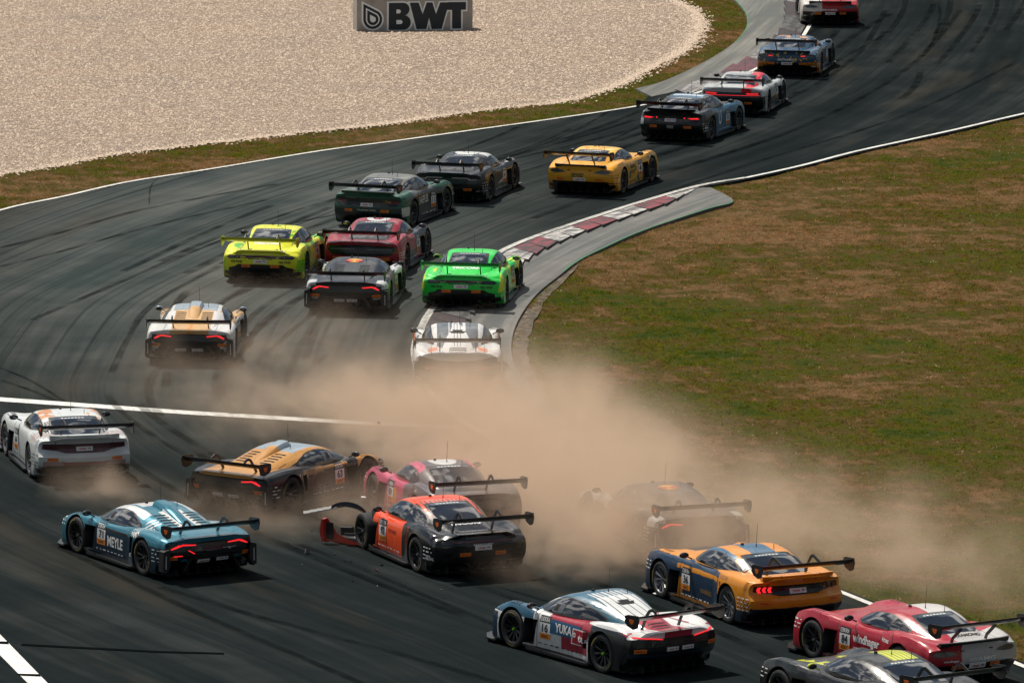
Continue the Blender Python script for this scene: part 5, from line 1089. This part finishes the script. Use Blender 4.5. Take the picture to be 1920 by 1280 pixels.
# 22 red and silver long hood
car('long_hood',6.85,111.95,121.8,'crimson and silver racing car with windhager on its door and number 84','A3172A',[('B5B3B0','y<.22,x<-1.55'),('C9C6C2','z>.98,y<.05,x<-.1'),('B5B3B0','x<-2.0,y<.32'),(K,'x<-2.0,z<.46'),('7E1020','x>-.9,x<.9,z<.22')],'L',84,
 lights=L_LONG[:0]+[('tail_lamp',[[(.40,.655),(.50,.70),(.66,.725),(.80,.71),(.86,.66),(.78,.625),(.58,.625)]],LAMPC,.012,'m'),('fog_lamp',[[(.26,.70),(.33,.69),(.34,.715),(.27,.72)]],LAMPC,.012,'m')],plates=((-.02,.42),),stick=((.40,.42),(-.40,.42)),
 dec=(('windhager','L',-.22,.56,.20,.82,WHITE),('BEST HEATING TECHNOLOGY','L',-.22,.40,.04,.75,WHITE),('FUTURE','L',-.86,.70,.06,.28,WHITE),slashes(.18,.53,WHITE),('AMG','B',-.20,.53,.075,.40,WHITE),('windhager','B',.52,.53,.05,.30,WHITE),('LANDGRAF','L',-1.95,.56,.04,.30,WHITE),('DIAMOND','T',-.15,-1.78,.09,.52,BKT)),hub=None)
# 23 black and yellow grand tourer cut by the bottom edge
car('grand_tourer',6.1,107.6,122,'dark grey racing car with yellow striped roof cut off by the bottom edge','0A0D0E',[('C9D016','z>1.08,y<.12,y>-.40,x<.5'),('15191A','%y:.09:.18,z>1.08,x<.5'),('C9D016','x>.6,x<1.9,a<.50,a>.18,z>.55'),('0A0D0E','x>1.1,x<1.6,a<.18'),('262C2C','z>.95,z<1.1,a>.56,a<.66'),('20282A','x>.6,z>.7,~3:.5')],'L',None,lights=L_LONG,plates=((0,.5),),stick=(),mirror=mat('B9C41A',.4,0,.4),wingc=mat('2A3330',.4,0,.5))
# 17 orange and black, losing its front corner
def crash(root,S,bvh,D,paint):
    RD=mat('B8201A',.35,0,.5,name='red_bodywork')
    # torn front bumper hanging ahead of the bare wheel
    b=bmesh.new(); P=[(1.50,.98,.04,.05),(1.66,1.08,.03,.08),(1.84,1.19,.04,.13),(1.98,1.27,.03,.20),(2.06,1.33,.06,.33),(2.10,1.40,.03,.47),(2.07,1.49,.05,.44)]; rings=[]
    for x,y,z0,h in P: rings.append([b.verts.new((x,y,z0)),b.verts.new((x+.03,y+.03,z0+h*.5)),b.verts.new((x,y,z0+h)),b.verts.new((x-.05,y-.03,z0+h)),b.verts.new((x-.03,y-.02,z0+h*.5)),b.verts.new((x-.05,y-.03,z0))])
    for a,c in zip(rings,rings[1:]):
        for k in range(6): b.faces.new((a[k],a[(k+1)%6],c[(k+1)%6],c[k]))
    b.faces.new(rings[0][::-1]); b.faces.new(rings[-1]); bmesh.ops.recalc_face_normals(b,faces=b.faces[:]); fb=link('front_bumper',bm2me(b,'front_bumper',40),RD,root)
    b=bmesh.new(); prism(b,[(1.50,.70),(2.10,.90),(2.08,1.26),(1.80,1.12),(1.55,.93)],'z',.10,.15); link('bumper_tray',bm2me(b,'tray'),mat((.16,.165,.16),.5,name='scraped_composite'),fb)
    b=bmesh.new(); prism(b,[(2.00,1.29),(2.07,1.35),(2.10,1.40),(2.02,1.34)],'z',.10,.42); 
    for v in b.verts: v.co.x-=.045; v.co.y-=-.0
    link('bumper_intake',bm2me(b,'intake'),WELL,fb)
    b=bmesh.new(); prism(b,[(1.62,.95),(1.80,1.12),(1.74,1.16),(1.66,1.12),(1.60,1.02)],'z',.20,.24); prism(b,[(1.85,.9),(1.99,1.12),(1.90,1.16),(1.80,1.0)],'z',.17,.33); link('torn_duct',bm2me(b,'duct'),CARBON,fb)
    b=bmesh.new(); tube(b,(1.33,.2,.30),(1.33,.80,.34),.04,.04,8); tube(b,(1.2,.3,.5),(1.33,.8,.40),.025,.025,6); tube(b,(1.5,.3,.2),(1.33,.8,.25),.025,.025,6); box(b,1.0,1.7,.2,.5,.12,.42); link('suspension',bm2me(b,'suspension'),WELL,root)
cutb=bmesh.new(); prism(cutb,[(.80,-.2),(2.6,-.2),(2.6,1.2),(1.18,1.2),(.98,.80),(.80,.62)],'y',.46,1.5)
car('rear_engine',-1.44,122.05,114.1,'orange and black racing car with its front left corner torn off and number 92','1A1D1F',[('F2501E','x>-.62+.25*(z-.4)'),('F2501E','z>.92,x>-1.0'),('1A1D1F','%y:.09:.35,z>1.02,x<-.35,x>-1'),('141618','a>.5,x<-.5,z<.9'),(K,'x<-2.0,z<.5')],'L',92,
 lights=L_911,plates=((0,.575),),stick=((.36,.46),(-.36,.46)),wob=.06,extra=((cutb,('f',lambda c:(c.x>.78 and c.y>.455))),),key='crash',post=crash,rough=.2,
 dec=(('TRICORP','T',.0,-1.44,.13,.68,WHITE),('SCHUBERT','L',-.02,.56,.06,.38,mat('8E2A14',.5)),('VELTINS','L',-1.98,.38,.06,.24,WHITE),('MANTHEY','B',0,.635,.03,.4,WHITE)))
# ------------------------------------------------------------------ debris of the collision
def debris(name,u,v,h,label,build,rot=(0,0,0)):
    """v: photo row of the ground point below it"""
    x,y=unproj(u,v); b=bmesh.new(); m=build(b); o=link(name,bm2me(b,name,40),m); o.location=(x,y,h); o.rotation_euler=rot; tag(o,label,'debris','debris of the collision'); return o
def arch(b):
    rings=[]
    for i in range(9):
        a=R(20+i*15); w=.05+.05*math.sin(i/8*math.pi)
        rings.append([b.verts.new((.42*math.cos(a),s*w,.30*math.sin(a)*(1 if t else .70))) for s,t in ((-1,0),(-1,1),(1,1),(1,0))])
    for a,c in zip(rings,rings[1:]):
        for k in range(4): b.faces.new((a[k],a[(k+1)%4],c[(k+1)%4],c[k]))
    b.faces.new(rings[0][::-1]); b.faces.new(rings[-1]); bmesh.ops.recalc_face_normals(b,faces=b.faces[:]); return CARBON
debris('broken_wheel_arch',650,1010,.42,'curved black carbon wheel arch flying above the torn red bumper',arch,(R(-14),R(8),R(4)))
def strip(b): 
    for i in range(6): box(b,-.45+i*.13,-.45+(i+1)*.13,-.05,.05,.0+.014*i,.02+.014*i)
    bmesh.ops.remove_doubles(b,verts=b.verts[:],dist=.0001); return mat((.16,.165,.16),.5,name='scraped_composite')
debris('broken_bodywork_strip',612,1000,.45,'long pale strip of bodywork in the air left of the flying wheel arch',strip,(R(20),R(-5),R(6)))
def chip(sx,sy,sz,m=None):
    def f(b):
        pts=[(-sx,-sy),(-.2*sx,-sy*.8),(sx,-sy*.2),(sx*.7,sy),(-.6*sx,sy*.8)]; prism(b,pts,'z',-sz,sz); return m or CARBON
    return f
for k,(u,v,h,s,r,lb,mm) in enumerate([(576,1038,.06,(.05,.06,.02),(1,.3,.5),'small dark shard on the track under the torn bumper',None),(653,1052,.03,(.035,.08,.03),(.2,.4,.9),'rounded black fragment above the tyre mark below the torn bumper',None),(708,1071,.02,(.03,.07,.012),(.3,.2,.7),'narrow black splinter lying below the orange car',None),
    (710,836,.5,(.03,.025,.012),(.4,.8,.1),'tiny dark shard floating in the dust above the pink car',None),(345,863,.10,(.02,.05,.01),(.7,.1,.3),'thin dark shard in the air left of the gold car\'s wing',None),(681,960,.30,(.06,.035,.012),(.3,.2,.3),'small white chip beside the flying wheel arch',WHITE),
    (1233,1118,.05,(.10,.03,.01),(.5,.1,-.7),'thin black sliver on the track beside the blue and amber coupe',None)]):
    debris('carbon_shard',u,v,h,lb,chip(*s,mm),r)

for k in range(12):
    r=random.Random(50+k); u,v=[(610,1075),(640,1020),(700,1100),(760,1110),(560,1060),(590,1010),(820,1120),(1010,1100),(660,1090),(720,1060),(630,1040),(540,1020)][k]
    x,y=unproj(u+r.uniform(-8,8),v); b=bmesh.new(); m=chip(r.uniform(.012,.035),r.uniform(.015,.04),.006)(b); o=link('debris_speck',bm2me(b,'speck'),m); o.location=(x,y,r.choice([.012,.02,.15])); o.rotation_euler=(r.uniform(-.4,.4),r.uniform(-.4,.4),r.uniform(0,3))
    tag(o,'tiny black speck of debris scattered around the crash on the track','debris','specks of debris around the crash')

# ================================================================== the dust thrown up by the collision
def dust():
    m=bpy.data.materials.new('dust'); m.use_nodes=True; t=m.node_tree; t.nodes.clear(); L=t.links.new
    def N(k,**a):
        n=t.nodes.new('ShaderNode'+k)
        for x,y in a.items(): setattr(n,x,y)
        return n
    tc=N('TexCoord').outputs['Object']
    wn=N('TexNoise'); L(tc,wn.inputs['Vector']); wn.inputs['Scale'].default_value=.55; wn.inputs['Detail'].default_value=2
    w1=N('VectorMath',operation='SUBTRACT'); L(wn.outputs['Color'],w1.inputs[0]); w1.inputs[1].default_value=(.5,.5,.5)
    w2=N('VectorMath',operation='MULTIPLY_ADD'); L(w1.outputs[0],w2.inputs[0]); w2.inputs[1].default_value=(2.6,2.6,2.0); L(tc,w2.inputs[2])
    P=w2.outputs[0]; tot=None
    B=DUST
    for u,v,z,rx,ry,rz,A in B:
        x,y=unproj(u,v)
        s=N('VectorMath',operation='SUBTRACT'); L(P,s.inputs[0]); s.inputs[1].default_value=(x,y,z)
        d=N('VectorMath',operation='MULTIPLY'); L(s.outputs[0],d.inputs[0]); d.inputs[1].default_value=(1/rx,1/ry,1/rz)
        q=N('VectorMath',operation='DOT_PRODUCT'); L(d.outputs[0],q.inputs[0]); L(d.outputs[0],q.inputs[1])
        e=N('Math',operation='MULTIPLY'); L(q.outputs['Value'],e.inputs[0]); e.inputs[1].default_value=-1
        x2=N('Math',operation='EXPONENT'); L(e.outputs[0],x2.inputs[0])
        a=N('Math',operation='MULTIPLY_ADD'); L(x2.outputs[0],a.inputs[0]); a.inputs[1].default_value=A
        if tot is None: a.inputs[2].default_value=-.006
        else: L(tot,a.inputs[2])
        tot=a.outputs[0]
    n2=N('TexNoise'); L(P,n2.inputs['Vector']); n2.inputs['Scale'].default_value=.75; n2.inputs['Detail'].default_value=5; n2.inputs['Roughness'].default_value=.62
    r=N('MapRange'); L(n2.outputs[0],r.inputs[0]); r.inputs[1].default_value=.38; r.inputs[2].default_value=.66; r.inputs[3].default_value=0; r.inputs[4].default_value=3.1
    f=N('Math',operation='MULTIPLY'); L(tot,f.inputs[0]); L(r.outputs[0],f.inputs[1])
    c=N('Math',operation='MAXIMUM'); L(f.outputs[0],c.inputs[0]); c.inputs[1].default_value=0
    pv=N('VolumePrincipled'); pv.inputs['Color'].default_value=DUSTC+(1,); pv.inputs['Anisotropy'].default_value=.1; L(c.outputs[0],pv.inputs['Density'])
    o=N('OutputMaterial'); L(pv.outputs[0],o.inputs['Volume'])
    b=bmesh.new(); box(b,-9.5,11.5,112,160,.03,4.2); ob=link('dust_cloud',bm2me(b,'dust_cloud'),m); tag(ob,'tan dust cloud billowing over the track and infield edge behind the colliding cars','dust',kind='stuff')
DUSTC=(.84,.66,.50)
DUST=[(890,815,.2,2.3,3.2,.95,.75),(1000,890,.2,2.1,3.2,.9,.8),(710,800,.15,2.5,3.5,.65,.22),(500,760,.1,2.6,6,.6,.06),(850,785,.1,1.4,1.3,.5,.45),(1070,945,.3,2.0,3,1.1,.6),
 (1200,1050,.3,1.9,1.7,1.15,.75),(1420,1030,.3,1.9,2.4,1.0,.21),(1640,1065,.3,2.0,2.8,1.0,.12),(1850,1105,.2,1.8,3,.85,.11),
 (925,992,.3,1.5,1.0,.8,.65),(980,1080,.1,.9,.9,.5,.2),(570,985,.1,2.6,1.8,.45,.16),(195,930,.1,.8,1.2,.4,.35),(480,700,.1,2.2,4,.5,.06),(620,620,.1,3,6,.5,.025),(460,560,.1,2,4,.4,.03)]
dust()
